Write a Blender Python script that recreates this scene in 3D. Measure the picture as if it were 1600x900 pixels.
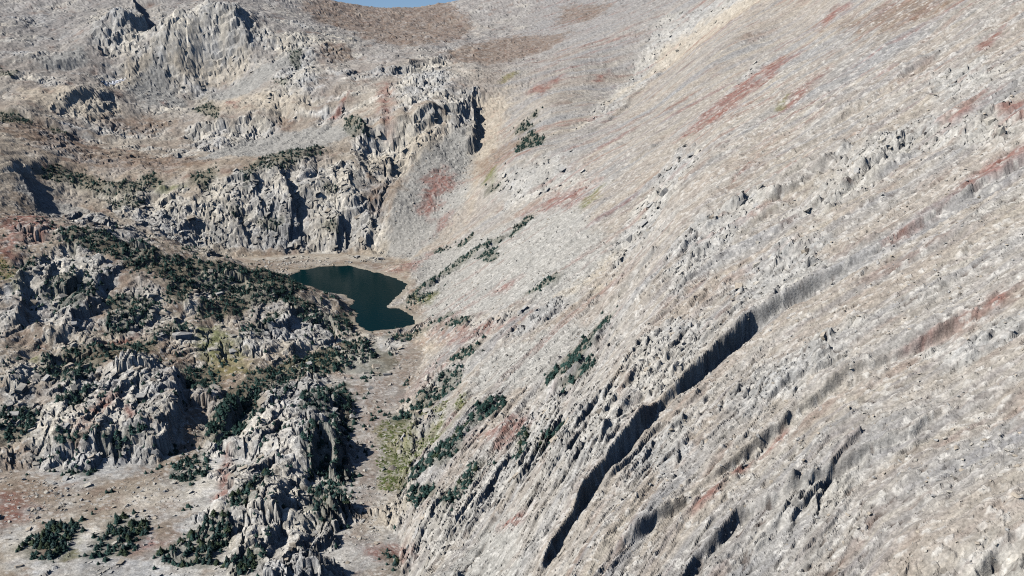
import bpy, math, random
import numpy as np

for _o in list(bpy.data.objects):
    bpy.data.objects.remove(_o, do_unlink=True)
SC = bpy.context.scene
COL = SC.collection
random.seed(5)
RNG = np.random.default_rng(5)

# ------------------------------------------------------------------ camera
CAM_Z, PITCH, FPX = 260.0, math.radians(17.0), 1537.0     # lake surface is z = 0; FPX for a 1600 px wide picture
cam = bpy.data.cameras.new("camera")
cam.sensor_width = 36.0
cam.lens = FPX / 1600.0 * 36.0
cam.clip_start, cam.clip_end = 1.0, 30000.0
cam_ob = bpy.data.objects.new("camera", cam)
cam_ob.location = (0, 0, CAM_Z)
cam_ob.rotation_euler = (math.pi / 2 - PITCH, 0, 0)
COL.objects.link(cam_ob)
SC.camera = cam_ob

# ------------------------------------------------------------------ sky, sun, exposure
SUN_DIR = np.array([-0.74, -0.19, 0.64])
SUN_DIR /= np.linalg.norm(SUN_DIR)
world = bpy.data.worlds.new("World")
SC.world = world
world.use_nodes = True
wn = world.node_tree
wn.nodes.clear()
sky = wn.nodes.new("ShaderNodeTexSky")
sky.sky_type = 'NISHITA'
sky.sun_disc = False
sky.sun_elevation = math.asin(SUN_DIR[2])
sky.sun_rotation = math.atan2(SUN_DIR[0], SUN_DIR[1])
sky.altitude = 3300.0
sky.air_density = 1.0
sky.dust_density = 0.3
sky.ozone_density = 3.0
bg = wn.nodes.new("ShaderNodeBackground")
bg.inputs["Strength"].default_value = 0.08
wo = wn.nodes.new("ShaderNodeOutputWorld")
# seen from this height the pale horizon band lies below the far ridges
_tc = wn.nodes.new("ShaderNodeTexCoord"); _va = wn.nodes.new("ShaderNodeVectorMath"); _va.operation = 'ADD'; _va.inputs[1].default_value = (0, 0, 0.11)
_vn = wn.nodes.new("ShaderNodeVectorMath"); _vn.operation = 'NORMALIZE'
wn.links.new(_tc.outputs["Generated"], _va.inputs[0]); wn.links.new(_va.outputs[0], _vn.inputs[0]); wn.links.new(_vn.outputs[0], sky.inputs[0])
wn.links.new(sky.outputs[0], bg.inputs[0])
wn.links.new(bg.outputs[0], wo.inputs[0])
sun = bpy.data.lights.new("sun", 'SUN')
sun.energy = 5.0
sun.angle = math.radians(0.5)
sun.color = (1.0, 0.97, 0.925)
sun_ob = bpy.data.objects.new("sun", sun)
from mathutils import Vector
sun_ob.rotation_euler = Vector(SUN_DIR.tolist()).to_track_quat('Z', 'Y').to_euler()
COL.objects.link(sun_ob)
SC.view_settings.view_transform = 'Standard'
SC.view_settings.look = 'None'
SC.view_settings.exposure = 0.25
SC.view_settings.gamma = 1.0
SC.view_settings.use_curve_mapping = False
SC.cycles.diffuse_bounces = 0
SC.cycles.use_denoising = False
SC.cycles.filter_width = 1.15

# ------------------------------------------------------------------ numpy helpers
F32 = np.float32
def _hash(ix, iy, seed):
    h = (ix.astype(np.int64) * 374761393 + iy.astype(np.int64) * 668265263 + seed * 974634777) & 0xFFFFFFFF
    h = ((h ^ (h >> 13)) * 1274126177) & 0xFFFFFFFF
    return (h ^ (h >> 16)) & 0xFFFFFFFF

_TAB = {}
def _table(seed):
    if seed not in _TAB:
        r = np.random.default_rng(seed + 1000)
        a = r.random((256, 256)) * 2 * np.pi
        _TAB[seed] = (np.cos(a).astype(F32), np.sin(a).astype(F32))
    return _TAB[seed]

def noise(x, y, seed=0):
    """2-D gradient noise, about -1..1"""
    gx, gy = _table(seed)
    fx = np.floor(x); fy = np.floor(y)
    ix = fx.astype(np.int32); iy = fy.astype(np.int32)
    dx = (x - fx).astype(F32); dy = (y - fy).astype(F32)
    ux = dx * dx * dx * (dx * (dx * 6 - 15) + 10); uy = dy * dy * dy * (dy * (dy * 6 - 15) + 10)
    x0 = ix & 255; x1 = (ix + 1) & 255; y0 = iy & 255; y1 = (iy + 1) & 255
    n00 = gx[x0, y0] * dx + gy[x0, y0] * dy
    n10 = gx[x1, y0] * (dx - 1) + gy[x1, y0] * dy
    n01 = gx[x0, y1] * dx + gy[x0, y1] * (dy - 1)
    n11 = gx[x1, y1] * (dx - 1) + gy[x1, y1] * (dy - 1)
    a = n00 + ux * (n10 - n00); b = n01 + ux * (n11 - n01)
    return (a + uy * (b - a)) * F32(1.5)

def fbm(x, y, octaves=4, seed=0, gain=0.5, lac=2.03):
    v = 0; a = 1.0; s = 0
    for i in range(octaves):
        v = v + a * noise(x, y, seed + i); s += a
        x = x * lac + 13.7; y = y * lac + 7.1; a *= gain
    return v / s

def ridged(x, y, octaves=3, seed=0):
    v = 0; a = 1.0; s = 0
    for i in range(octaves):
        v = v + a * (1 - np.abs(noise(x, y, seed + i)) * 1.6); s += a
        x = x * 2.1 + 3.3; y = y * 2.1 + 9.1; a *= 0.5
    return v / s

def cells(x, y, seed=0):
    """Worley cells: tilted block height (-1..1), edge distance F2-F1, cell random"""
    r = np.random.default_rng(seed + 77)
    T = r.random((5, 256, 256)).astype(F32)
    ix = np.floor(x).astype(np.int32); iy = np.floor(y).astype(np.int32)
    f1 = np.full(x.shape, 9, F32); f2 = np.full(x.shape, 9, F32); blk = np.zeros(x.shape, F32); rnd = np.zeros(x.shape, F32)
    for ox in (-1, 0, 1):
        for oy in (-1, 0, 1):
            cx = ix + ox; cy = iy + oy
            a = cx & 255; b = cy & 255
            px = (cx + T[0, a, b] - x).astype(F32); py = (cy + T[1, a, b] - y).astype(F32)
            d = px * px + py * py
            m = d < f1
            f2 = np.where(m, f1, np.minimum(f2, d))
            f1 = np.where(m, d, f1)
            h = (T[2, a, b] - 0.5) * 1.1 + px * (T[3, a, b] - 0.5) * 2.2 + py * (T[4, a, b] - 0.5) * 2.2
            blk = np.where(m, h, blk); rnd = np.where(m, T[3, a, b], rnd)
    return blk, np.sqrt(f2) - np.sqrt(f1), rnd

def sstep(a, b, x):
    t = np.clip((x - a) / (b - a), 0, 1)
    return t * t * (3 - 2 * t)

def mix(a, b, t):
    return a + (b - a) * t

# ------------------------------------------------------------------ survey: sight lines of the photograph -> points of the place
CP, SP = math.cos(PITCH), math.sin(PITCH)
def ray(u, v):
    a = (v - 450.0) / FPX
    return np.array([(u - 800.0) / FPX, CP - a * SP, -SP - a * CP])

def at_depth(u, v, Y):
    d = ray(u, v); t = Y / d[1]
    return (d[0] * t, Y, CAM_Z + d[2] * t)

S0, X0 = 0.65, -78.0                                   # the long mountainside: dip and foot line
def on_slope(u, v):
    d = ray(u, v)
    t = (CAM_Z - S0 * -X0) / (S0 * d[0] - d[2])
    return (d[0] * t, d[1] * t, CAM_Z + d[2] * t)

SURVEY = []
for (u, v, Y) in [
    # lake shore (z = 0) and its surroundings
    (450, 430, 0), (500, 420, 0), (560, 418, 0), (610, 430, 0), (640, 445, 0), (605, 480, 0), (650, 497, 0), (620, 515, 0),
    (575, 520, 0), (555, 495, 0), (530, 465, 0), (480, 458, 0), (455, 440, 0),
]:
    d = ray(u, v); t = -CAM_Z / d[2]
    SURVEY.append((d[0] * t, d[1] * t, 0.3))
for (u, v) in [(540, 440), (590, 450), (590, 500), (500, 440)]:
    d = ray(u, v); t = -CAM_Z / d[2]
    SURVEY.append((d[0] * t, d[1] * t, -9.0))
for (u, v, Y) in [
    # cliff behind the lake: foot, then brow
    (300, 392, 950), (360, 402, 952), (420, 405, 958), (480, 402, 965), (540, 396, 970), (590, 385, 975), (620, 385, 965),
    (300, 300, 1010), (350, 270, 1035), (410, 250, 1050), (460, 243, 1060), (520, 246, 1065), (570, 262, 1055), (605, 300, 1025), (605, 345, 990),
    (330, 340, 985), (450, 320, 1005), (540, 320, 1008),
    # hollow left of the cliff, behind the near ridge
    (250, 370, 945), (190, 340, 970), (140, 330, 975), (90, 335, 960), (40, 325, 950), (330, 412, 930), (400, 420, 925),
    (100, 300, 1010), (180, 300, 1010), (240, 300, 1020), (0, 300, 960), (0, 250, 1000), (60, 270, 1020), (150, 265, 1060), (230, 262, 1070), (300, 262, 1060),
    # bench above the cliff
    (0, 185, 1150), (100, 215, 1150), (200, 240, 1140), (300, 250, 1110), (400, 240, 1100), (500, 222, 1120), (560, 215, 1110), (600, 250, 1080),
    (350, 215, 1190), (430, 200, 1210), (500, 190, 1200), (560, 170, 1200), (640, 230, 1085), (690, 190, 1120), (660, 150, 1180), (700, 110, 1270),
    (220, 190, 1260), (280, 185, 1270), (340, 175, 1265), (120, 180, 1230), (130, 145, 1265), (40, 140, 1270), (200, 160, 1300),
    (260, 165, 1310), (300, 130, 1370), (250, 130, 1360), (330, 120, 1385), (400, 110, 1370), (460, 120, 1300), (460, 70, 1400),
    # upper buttresses and the high ground
    (260, 20, 1430), (320, 10, 1440), (370, 20, 1435), (400, 60, 1415), (412, 32, 1475), (240, 70, 1450), (200, 30, 1445), (150, 70, 1395), (100, 60, 1440),
    (0, 40, 1450), (0, 90, 1350), (60, 100, 1340), (180, 110, 1360), (150, 20, 1540), (50, 0, 1600), (230, 0, 1600), (300, -25, 1700), (450, 30, 1500),
    (450, -10, 1800), (520, 40, 1600), (600, 60, 1500), (680, 60, 1500), (600, 32, 1750), (620, 15, 2000), (560, 10, 2000), (680, 8, 2000), (620, 19, 2100), (750, 40, 1650),
    (540, 100, 1360), (600, 100, 1330), (640, 110, 1290), (520, 140, 1260),
    (0, -30, 1800), (150, -50, 1850), (-150, -20, 1650), (-300, 0, 1600), (-150, 100, 1350), (-150, 200, 1120), (-150, 280, 970), (-300, 100, 1300),
    # saddle side, head of the mountainside
    (700, 300, 1020), (650, 380, 960), (740, 200, 1140), (800, 100, 1330), (800, 50, 1550), (740, 260, 1060), (690, 240, 1080),
    (850, -25, 1850), (1000, 0, 1480), (1000, 60, 1250), (900, 100, 1220), (900, 50, 1420), (1000, 120, 1160), (960, 180, 1040), (1150, 0, 1150), (1150, 60, 1000), (850, 160, 1110),
    (800, 250, 980), (860, 220, 1000), (750, 330, 950), (800, 320, 920),
    # near ridge left of the lake: brow line and the ground in front
    (-60, 335, 800), (0, 345, 790), (60, 350, 785), (120, 352, 780), (190, 368, 775), (250, 383, 772), (320, 402, 772), (400, 424, 772), (460, 447, 775), (520, 472, 775),
    (60, 400, 730), (150, 400, 735), (240, 420, 735), (320, 440, 740), (420, 465, 742), (500, 490, 745),
    (0, 440, 690), (60, 450, 690), (130, 450, 698), (200, 470, 690), (280, 470, 700), (360, 490, 705), (440, 500, 710),
    (0, 520, 640), (60, 510, 645), (120, 520, 645), (200, 530, 648), (280, 520, 662), (260, 545, 645), (340, 540, 655), (400, 560, 640), (440, 520, 690), (510, 505, 722), (540, 525, 712),
    (0, 560, 605), (100, 555, 622), (180, 548, 630), (450, 575, 640), (350, 570, 630), (300, 580, 618),
    # two rock knobs of the lower step and the flat below them
    (150, 590, 590), (220, 560, 610), (260, 580, 600), (60, 600, 585), (0, 620, 570), (100, 650, 545), (200, 640, 545), (250, 650, 535), (60, 720, 505), (150, 740, 495), (220, 720, 505), (20, 700, 515),
    (100, 785, 482), (200, 800, 474), (30, 800, 474), (270, 740, 505), (290, 680, 530), (310, 640, 560), (120, 850, 440), (40, 870, 432), (200, 850, 442), (260, 810, 465),
    (300, 870, 416), (200, 900, 398), (60, 920, 386), (130, 890, 404), (350, 900, 386), (250, 960, 380), (100, 980, 370), (-100, 960, 380), (-100, 800, 470), (-100, 640, 550),
    (420, 600, 610), (500, 560, 660), (560, 540, 690), (600, 570, 672), (480, 620, 580), (530, 620, 580), (400, 660, 550), (470, 690, 512), (530, 690, 516), (550, 700, 516), (552, 780, 462), (548, 840, 422), (360, 720, 495), (450, 760, 468), (520, 770, 464),
    (400, 800, 436), (500, 840, 418), (330, 800, 441), (360, 850, 408), (450, 820, 420), (420, 870, 393), (500, 890, 386), (450, 950, 353),
    # gully between the knobs and the mountainside
    (618, 545, 700), (625, 590, 655), (600, 640, 612), (594, 700, 558), (580, 760, 514), (570, 825, 472), (563, 885, 436), (574, 695, 532), (562, 760, 482), (556, 830, 439), (550, 890, 403), (585, 640, 588), (590, 600, 630), (560, 960, 412), (555, 1050, 372),
    (612, 700, 523), (605, 760, 485), (600, 830, 439), (598, 900, 403), (622, 640, 578), (630, 600, 625),
]:
    SURVEY.append(at_depth(u, v, Y))
for u in range(700, 1701, 125):
    for v in range(350, 1051, 100):
        if u - 640 > (v - 500) * -0.9:
            SURVEY.append(on_slope(u, v))
for (u, v) in [(1100, 150), (1200, 250), (1300, 100), (1300, 0), (1450, 0), (1450, 120), (1600, 0), (1600, 120), (1600, 250), (1450, 250), (1300, 250), (1050, 230), (950, 270), (1200, 60), (660, 560), (680, 640), (660, 720), (650, 800), (640, 900), (690, 480), (740, 420), (1700, -60), (1900, 100), (1900, 400), (1900, 800), (700, 1100), (1000, 1200), (1400, 1200), (1800, 1150)]:
    SURVEY.append(on_slope(u, v))
for (x, y, z) in [(-1800, 400, 250), (-1800, 1200, 300), (-1600, 2400, 360), (-600, 2900, 200), (0, 3200, 180), (700, 2700, 420), (1500, 1800, 700), (1500, 800, 760), (1400, 200, 700), (700, -100, 430),
                  (-700, 100, -40), (-400, 60, -60), (-120, 60, -70), (-900, 600, 90), (-900, 900, 180), (150, -100, 70), (-1800, -100, 60), (1500, -100, 720)]:
    SURVEY.append((x, y, z))
SURVEY = np.array(SURVEY)

def tps_fit(P, lam=30.0):
    n = len(P); k = 1 / 400.0
    X = P[:, :2] * k
    d2 = ((X[:, None] - X[None]) ** 2).sum(-1)
    K = 0.5 * d2 * np.log(d2 + 1e-12) + np.eye(n) * lam * 1e-6
    Q = np.c_[np.ones(n), X]
    A = np.zeros((n + 3, n + 3)); A[:n, :n] = K; A[:n, n:] = Q; A[n:, :n] = Q.T
    s = np.linalg.solve(A, np.r_[P[:, 2], 0, 0, 0])
    return X, s, k

TX, TS, TK = tps_fit(SURVEY)
GX0, GY0, GD = -2000.0, -160.0, 10.0
GNX, GNY = 401, 341
def _tps_grid():
    gx = (GX0 + GD * np.arange(GNX)) * TK; gy = (GY0 + GD * np.arange(GNY)) * TK
    Z = TS[-3] + TS[-2] * gx[:, None] + TS[-1] * gy[None]
    for (px, py), w in zip(TX, TS[:-3]):
        d2 = (gx[:, None] - px) ** 2 + (gy[None] - py) ** 2 + 1e-12
        Z += w * 0.5 * d2 * np.log(d2)
    return Z.astype(F32)
GRID = _tps_grid()

def cubic(G, x, y, x0, y0, d):
    fx = np.clip((x - x0) / d, 1, G.shape[0] - 3.001); fy = np.clip((y - y0) / d, 1, G.shape[1] - 3.001)
    ix = fx.astype(np.int32); iy = fy.astype(np.int32)
    tx = (fx - ix).astype(F32); ty = (fy - iy).astype(F32)
    def w(t):
        return (-0.5 * t + t * t - 0.5 * t ** 3, 1 - 2.5 * t * t + 1.5 * t ** 3, 0.5 * t + 2 * t * t - 1.5 * t ** 3, -0.5 * t * t + 0.5 * t ** 3)
    wx = w(tx); wy = w(ty); out = 0
    for i in range(4):
        r = 0
        for j in range(4):
            r = r + wy[j] * G[ix + i - 1, iy + j - 1]
        out = out + wx[i] * r
    return out

def base0(x, y):
    return cubic(GRID, x, y, GX0, GY0, GD)

def cast(u, v, fn):
    """where the sight line through (u, v) meets the ground fn"""
    d = ray(u, v); t = np.linspace(60, 3200, 6000)
    x = d[0] * t / d[1]; y = t; z = CAM_Z + d[2] * t / d[1]
    below = z < fn(x, y)
    i = int(np.argmax(below)) if below.any() else len(t) - 1
    return np.array([x[i], y[i]])

def seg_dist(x, y, P):
    """distance, side (+ = right of travel) and fraction along an open polyline"""
    best = np.full(x.shape, 1e9, F32); side = np.zeros(x.shape, F32); frac = np.zeros(x.shape, F32)
    L = np.r_[0, np.cumsum(np.hypot(*np.diff(P, axis=0).T))]
    for i in range(len(P) - 1):
        ax, ay = P[i]; bx, by = P[i + 1]
        ex, ey = bx - ax, by - ay; l2 = ex * ex + ey * ey + 1e-9
        t = np.clip(((x - ax) * ex + (y - ay) * ey) / l2, 0, 1)
        dx = x - ax - t * ex; dy = y - ay - t * ey
        d = np.sqrt(dx * dx + dy * dy)
        m = d < best
        cr = dx * ey - dy * ex
        best = np.where(m, d, best); side = np.where(m, np.sign(cr), side)
        frac = np.where(m, (L[i] + t * math.sqrt(l2)) / L[-1], frac)
    return best, side, frac

def poly_sd(x, y, P):
    """signed distance to a closed polygon, positive inside"""
    best = np.full(x.shape, 1e9, F32); inside = np.zeros(x.shape, bool)
    n = len(P)
    for i in range(n):
        ax, ay = P[i]; bx, by = P[(i + 1) % n]
        ex, ey = bx - ax, by - ay; l2 = ex * ex + ey * ey + 1e-9
        t = np.clip(((x - ax) * ex + (y - ay) * ey) / l2, 0, 1)
        dx = x - ax - t * ex; dy = y - ay - t * ey
        best = np.minimum(best, dx * dx + dy * dy)
        c = ((ay > y) != (by > y)) & (x < (bx - ax) * (y - ay) / (by - ay + 1e-12) + ax)
        inside ^= c
    return np.where(inside, 1, -1) * np.sqrt(best)

# ------------------------------------------------------------------ ledges, ribs and scarps: crest line, height, drop width, reach behind, reach in front
# (walked towards the viewer or downhill, so that the drop is on the walker's left-hand side)
SCARP_PX = [
    # great ribs of the mountainside, walked downhill: they drop towards the viewer's side
    ([(1360, 400), (1300, 440), (1250, 470), (1170, 522), (1085, 605), (1010, 685), (930, 785), (850, 900), (800, 990)], 10, 1.8, 34, 11, -1),
    ([(1760, 150), (1540, 285), (1480, 325), (1350, 410), (1250, 472), (1180, 515)], 4.2, 1.1, 26, 8, -1),
    ([(1660, 440), (1600, 465), (1480, 515), (1310, 610), (1200, 695), (1066, 805), (960, 905), (900, 980)], 5.0, 1.3, 24, 9, -1),
    ([(1520, 630), (1420, 685), (1350, 722), (1280, 768), (1150, 832), (1080, 905), (1020, 1000)], 5.5, 1.3, 20, 9, -1),
    ([(1640, 850), (1560, 880), (1500, 930)], 4, 2.5, 16, 20, -1),
    ([(1440, 195), (1400, 228), (1350, 270), (1300, 318), (1270, 345)], 9, 5, 24, 30, -1),
    ([(1350, 228), (1300, 258), (1235, 305), (1180, 345)], 8, 5, 24, 30, -1),
    ([(1470, 80), (1400, 130), (1330, 180), (1250, 235)], 5, 4, 20, 26, -1),
    ([(1060, 80), (990, 150), (900, 220)], 3, 5, 25, 30, -1),
    ([(1040, 205), (1010, 235), (960, 265)], 3, 5, 20, 26, -1),
    ([(955, 492), (925, 535), (880, 575), (835, 605)], 7, 4, 18, 24, -1),
    ([(765, 815), (735, 840), (700, 880), (660, 930)], 6, 3.5, 14, 20, -1),
    ([(1020, 640), (960, 700), (900, 780)], 4, 3, 14, 18, -1),
    ([(830, 338), (780, 375), (700, 425), (640, 465)], 5, 4, 20, 25, -1),
    # bluff where the mountainside ends above the gully: it drops to the other hand
    ([(625, 585), (606, 645), (600, 700), (584, 760), (570, 830), (563, 900), (556, 980)], 9, 7, 24, 14, 1),
    # walls that face the viewer, walked from right to left
    ([(440, 188), (380, 190), (330, 197), (285, 206)], 12, 11.4, 40, 40, -1),
    ([(190, 152), (140, 140), (92, 153)], 9, 8.5, 30, 35, -1),
    ([(240, 225), (150, 213), (60, 186), (-20, 168)], 8, 7.6, 30, 35, -1),
    ([(560, 163), (500, 173), (430, 165)], 10, 9.5, 30, 35, -1),
    ([(705, 176), (640, 188), (585, 204), (545, 215)], 16.5, 15.7, 40, 45, -1),
    ([(150, 95), (90, 100), (0, 92)], 9, 8.5, 35, 40, -1),
    ([(240, 40), (200, 34), (145, 45)], 12, 11.4, 35, 45, -1),
    ([(480, 62), (440, 58), (405, 70)], 9, 8.5, 30, 40, -1),
    ([(700, 95), (650, 100), (600, 118)], 9, 8.5, 30, 40, -1),
    ([(330, 285), (270, 292), (200, 300), (120, 288)], 9, 8.5, 28, 34, -1),
    ([(350, 480), (300, 478), (262, 470)], 6, 5.7, 18, 20, -1),
    ([(130, 515), (80, 520), (30, 512)], 7, 6.6, 18, 20, -1),
    ([(260, 690), (190, 680), (110, 695), (50, 690)], 6, 5.7, 16, 18, -1),
    ([(540, 690), (470, 700), (400, 690), (330, 700)], 5, 4.8, 16, 18, -1),
    ([(530, 800), (460, 790), (380, 800), (310, 810)], 5, 4.8, 14, 16, -1),
    ([(345, 868), (250, 876), (150, 880), (60, 884), (-40, 872)], 8, 4.5, 16, 18, -1),
    ([(130, 845), (108, 880), (80, 930)], 5, 2.5, 12, 14, -1),
    ([(240, 842), (218, 880), (195, 930)], 5, 2.5, 12, 14, -1),
    ([(335, 825), (325, 870), (300, 920)], 6, 2.5, 14, 14, -1),
    ([(45, 775), (35, 820), (20, 865)], 3.5, 2.5, 12, 12, -1),
    ([(300, 800), (240, 822), (160, 826), (80, 830)], 3, 3, 14, 16, -1),
    # clefts and corners of the rock walls, drop to the right of the picture
    ([(185, -25), (205, 8), (222, 32), (243, 62)], 24, 8, 45, 40, -1),
    ([(362, 15), (378, 35), (386, 60), (380, 85)], 6, 6, 30, 40, -1),
    ([(432, 258), (448, 295), (460, 340), (462, 385)], 15, 6, 32, 30, -1),
    ([(395, 270), (400, 300), (408, 345)], 7, 4, 16, 18, -1),
    ([(532, 330), (530, 360), (520, 392)], 9, 4, 18, 22, -1),
    ([(575, 330), (580, 360), (565, 385)], 9, 4, 18, 25, -1),
    ([(360, 320), (372, 345), (385, 375)], 6, 4, 16, 18, -1),
    ([(720, 150), (735, 165), (742, 190), (738, 222), (715, 240)], 14, 8, 30, 30, -1),
    ([(755, 140), (735, 150), (710, 195)], 8, 6, 20, 22, -1),
    ([(0, 245), (25, 268), (48, 300), (60, 330)], 12, 7, 30, 30, -1),
    ([(165, 425), (150, 455), (130, 492)], 9, 4.5, 22, 22, -1),
    ([(30, 430), (35, 470), (28, 515)], 9, 4.5, 20, 24, -1),
    ([(245, 475), (240, 490), (225, 508)], 5, 3.5, 14, 14, -1),
    ([(240, 565), (276, 585), (274, 640), (258, 690), (235, 735)], 11, 4, 26, 22, -1),
    ([(135, 560), (110, 620), (95, 660)], 5, 3, 14, 16, -1),
    ([(190, 600), (170, 660), (140, 710)], 5, 3, 14, 16, -1),
    ([(600, 545), (627, 562), (626, 585), (600, 625)], 10, 5, 26, 24, -1),
    ([(565, 605), (580, 660), (578, 715), (570, 790), (560, 850)], 12, 6, 26, 22, -1),
    ([(500, 640), (490, 700), (470, 760)], 5, 3, 14, 16, -1),
    ([(445, 745), (430, 800), (405, 860)], 5, 3, 14, 16, -1),
    ([(400, 600), (350, 660), (325, 700)], 4, 3, 14, 14, -1),
    ([(535, 495), (548, 510), (545, 525)], 5, 3, 14, 14, -1),
    ([(600, 232), (612, 255), (605, 270)], 7, 4, 16, 18, -1),
    ([(560, 195), (572, 215), (570, 230)], 7, 4, 16, 18, -1),
]
SCARPS = []
for px, h, wd, wf, wn_, sg in SCARP_PX:
    SCARPS.append((np.array([cast(u, v, base0) for u, v in px]), h, wd, wf, wn_, sg))
SCARP_SHADE = []
def scarps(x, y, z, wob):
    for P, h, wd, wf, wn_, sg in SCARPS:
        lo = P.min(0) - 3 * max(wf, wn_); hi = P.max(0) + 3 * max(wf, wn_)
        m = (x > lo[0]) & (x < hi[0]) & (y > lo[1]) & (y < hi[1])
        if not m.any():
            continue
        d, side, fr = seg_dist(x[m], y[m], P)
        s = d * side * sg + wob[m] * 2.2
        taper = sstep(0, 0.22, fr) * (1 - sstep(0.80, 1.0, fr)) * np.exp(-np.maximum(0, d - 200) / 50)
        # past either end the line is not a scarp any more
        prof = np.where(s < 0, 0.5 * np.exp(np.minimum(s, 0) / wf), np.where(s < wd, 0.5 - np.clip(s, 0, wd) / wd, -0.5 * np.exp(-(np.maximum(s, wd) - wd) / wn_)))
        vary = 0.62 + 0.6 * sstep(-0.4, 0.45, noise(fr * 9.0 + h, fr * 0 + P[0, 0] * 0.13, 5))
        z[m] += (h * prof * taper * vary).astype(F32)
    return z

def fall(x, y):
    """coordinate across the fall lines of the mountainside"""
    c = np.interp(x, [-200, -80, -20, 11, 54, 102, 215, 500], [-330, -220, -145, -104, -47, -10, 0, 0])
    return y - c * np.clip((820 - y) / 420, 0.0, 1.0)

BAND = np.array([cast(u, v, base0) for u, v in [(1120, 150), (1060, 250), (1000, 440), (900, 620), (800, 900), (760, 1050)]])
TRENCH = np.array([cast(u, v, base0) for u, v in [(622, 545), (628, 585), (606, 635), (594, 690), (580, 755), (568, 820), (560, 900), (555, 990)]])
def slope_mask(x, y):
    """1 on the long mountainside"""
    foot = np.interp(y, [0, 400, 700, 800, 950, 1100, 1400, 2000], [-60, -72, -66, -55, -70, -30, 20, 60])
    return sstep(-28, 48, x - foot + 12 + fbm(x / 30, y / 30, 3, 45) * 22)

def base1(x, y):
    x = np.asarray(x, F32); y = np.asarray(y, F32)
    z = base0(x, y).astype(F32)
    wob = fbm(x / 22, y / 22, 3, 3) * 1.2
    d, side, fr = seg_dist(x, y, BAND)
    s = d * side
    dg, _, fg = seg_dist(x, y, TRENCH)
    z = z - (4.5 * np.exp(-(dg / 3.2) ** 2) * sstep(0, 0.12, fg)).astype(F32)
    lim = np.clip((820 - y) / 200, 0, 1) * np.clip((500 - np.abs(x)) / 200, 0, 1)
    z = z - (22 * (sstep(-32, 32, s) - 0.5) * np.exp(-np.maximum(np.abs(s) - 32, 0) / 60) * lim).astype(F32)
    return scarps(x, y, z, wob.astype(F32))

# cached ground for casting sight lines
HD = 4.0
HX0, HY0 = -1000.0, 90.0
_hx = HX0 + HD * np.arange(420); _hy = HY0 + HD * np.arange(530)
_HX, _HY = np.meshgrid(_hx, _hy, indexing='ij')
HG = base1(_HX.ravel(), _HY.ravel()).reshape(_HX.shape)
_GRADX, _GRADY = np.gradient(HG, HD)
def lin(G, x, y):
    fx = np.clip((np.asarray(x) - HX0) / HD, 0, G.shape[0] - 1.001); fy = np.clip((np.asarray(y) - HY0) / HD, 0, G.shape[1] - 1.001)
    ix = fx.astype(int); iy = fy.astype(int); tx = fx - ix; ty = fy - iy
    return (G[ix, iy] * (1 - tx) + G[ix + 1, iy] * tx) * (1 - ty) + (G[ix, iy + 1] * (1 - tx) + G[ix + 1, iy + 1] * tx) * ty
def ground(x, y):
    return lin(HG, x, y)

def world_poly(px):
    return np.array([cast(u, v, ground) for u, v in px])


# ------------------------------------------------------------------ what covers the ground: outlines sighted in the photograph, cast onto the land
LAKE_PX = [(450, 433), (470, 422), (500, 417), (545, 415), (580, 424), (610, 432), (636, 443), (633, 450), (618, 465), (603, 481), (625, 482), (645, 495), (650, 507), (620, 514),
           (575, 518), (562, 510), (556, 500), (558, 490), (545, 480), (555, 470), (535, 460), (490, 455), (465, 447)]
def _lake_pt(u, v):
    d = ray(u, v); t = -CAM_Z / d[2]
    return (d[0] * t, d[1] * t)
LAKE = np.array([_lake_pt(u, v) for u, v in LAKE_PX])

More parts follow.
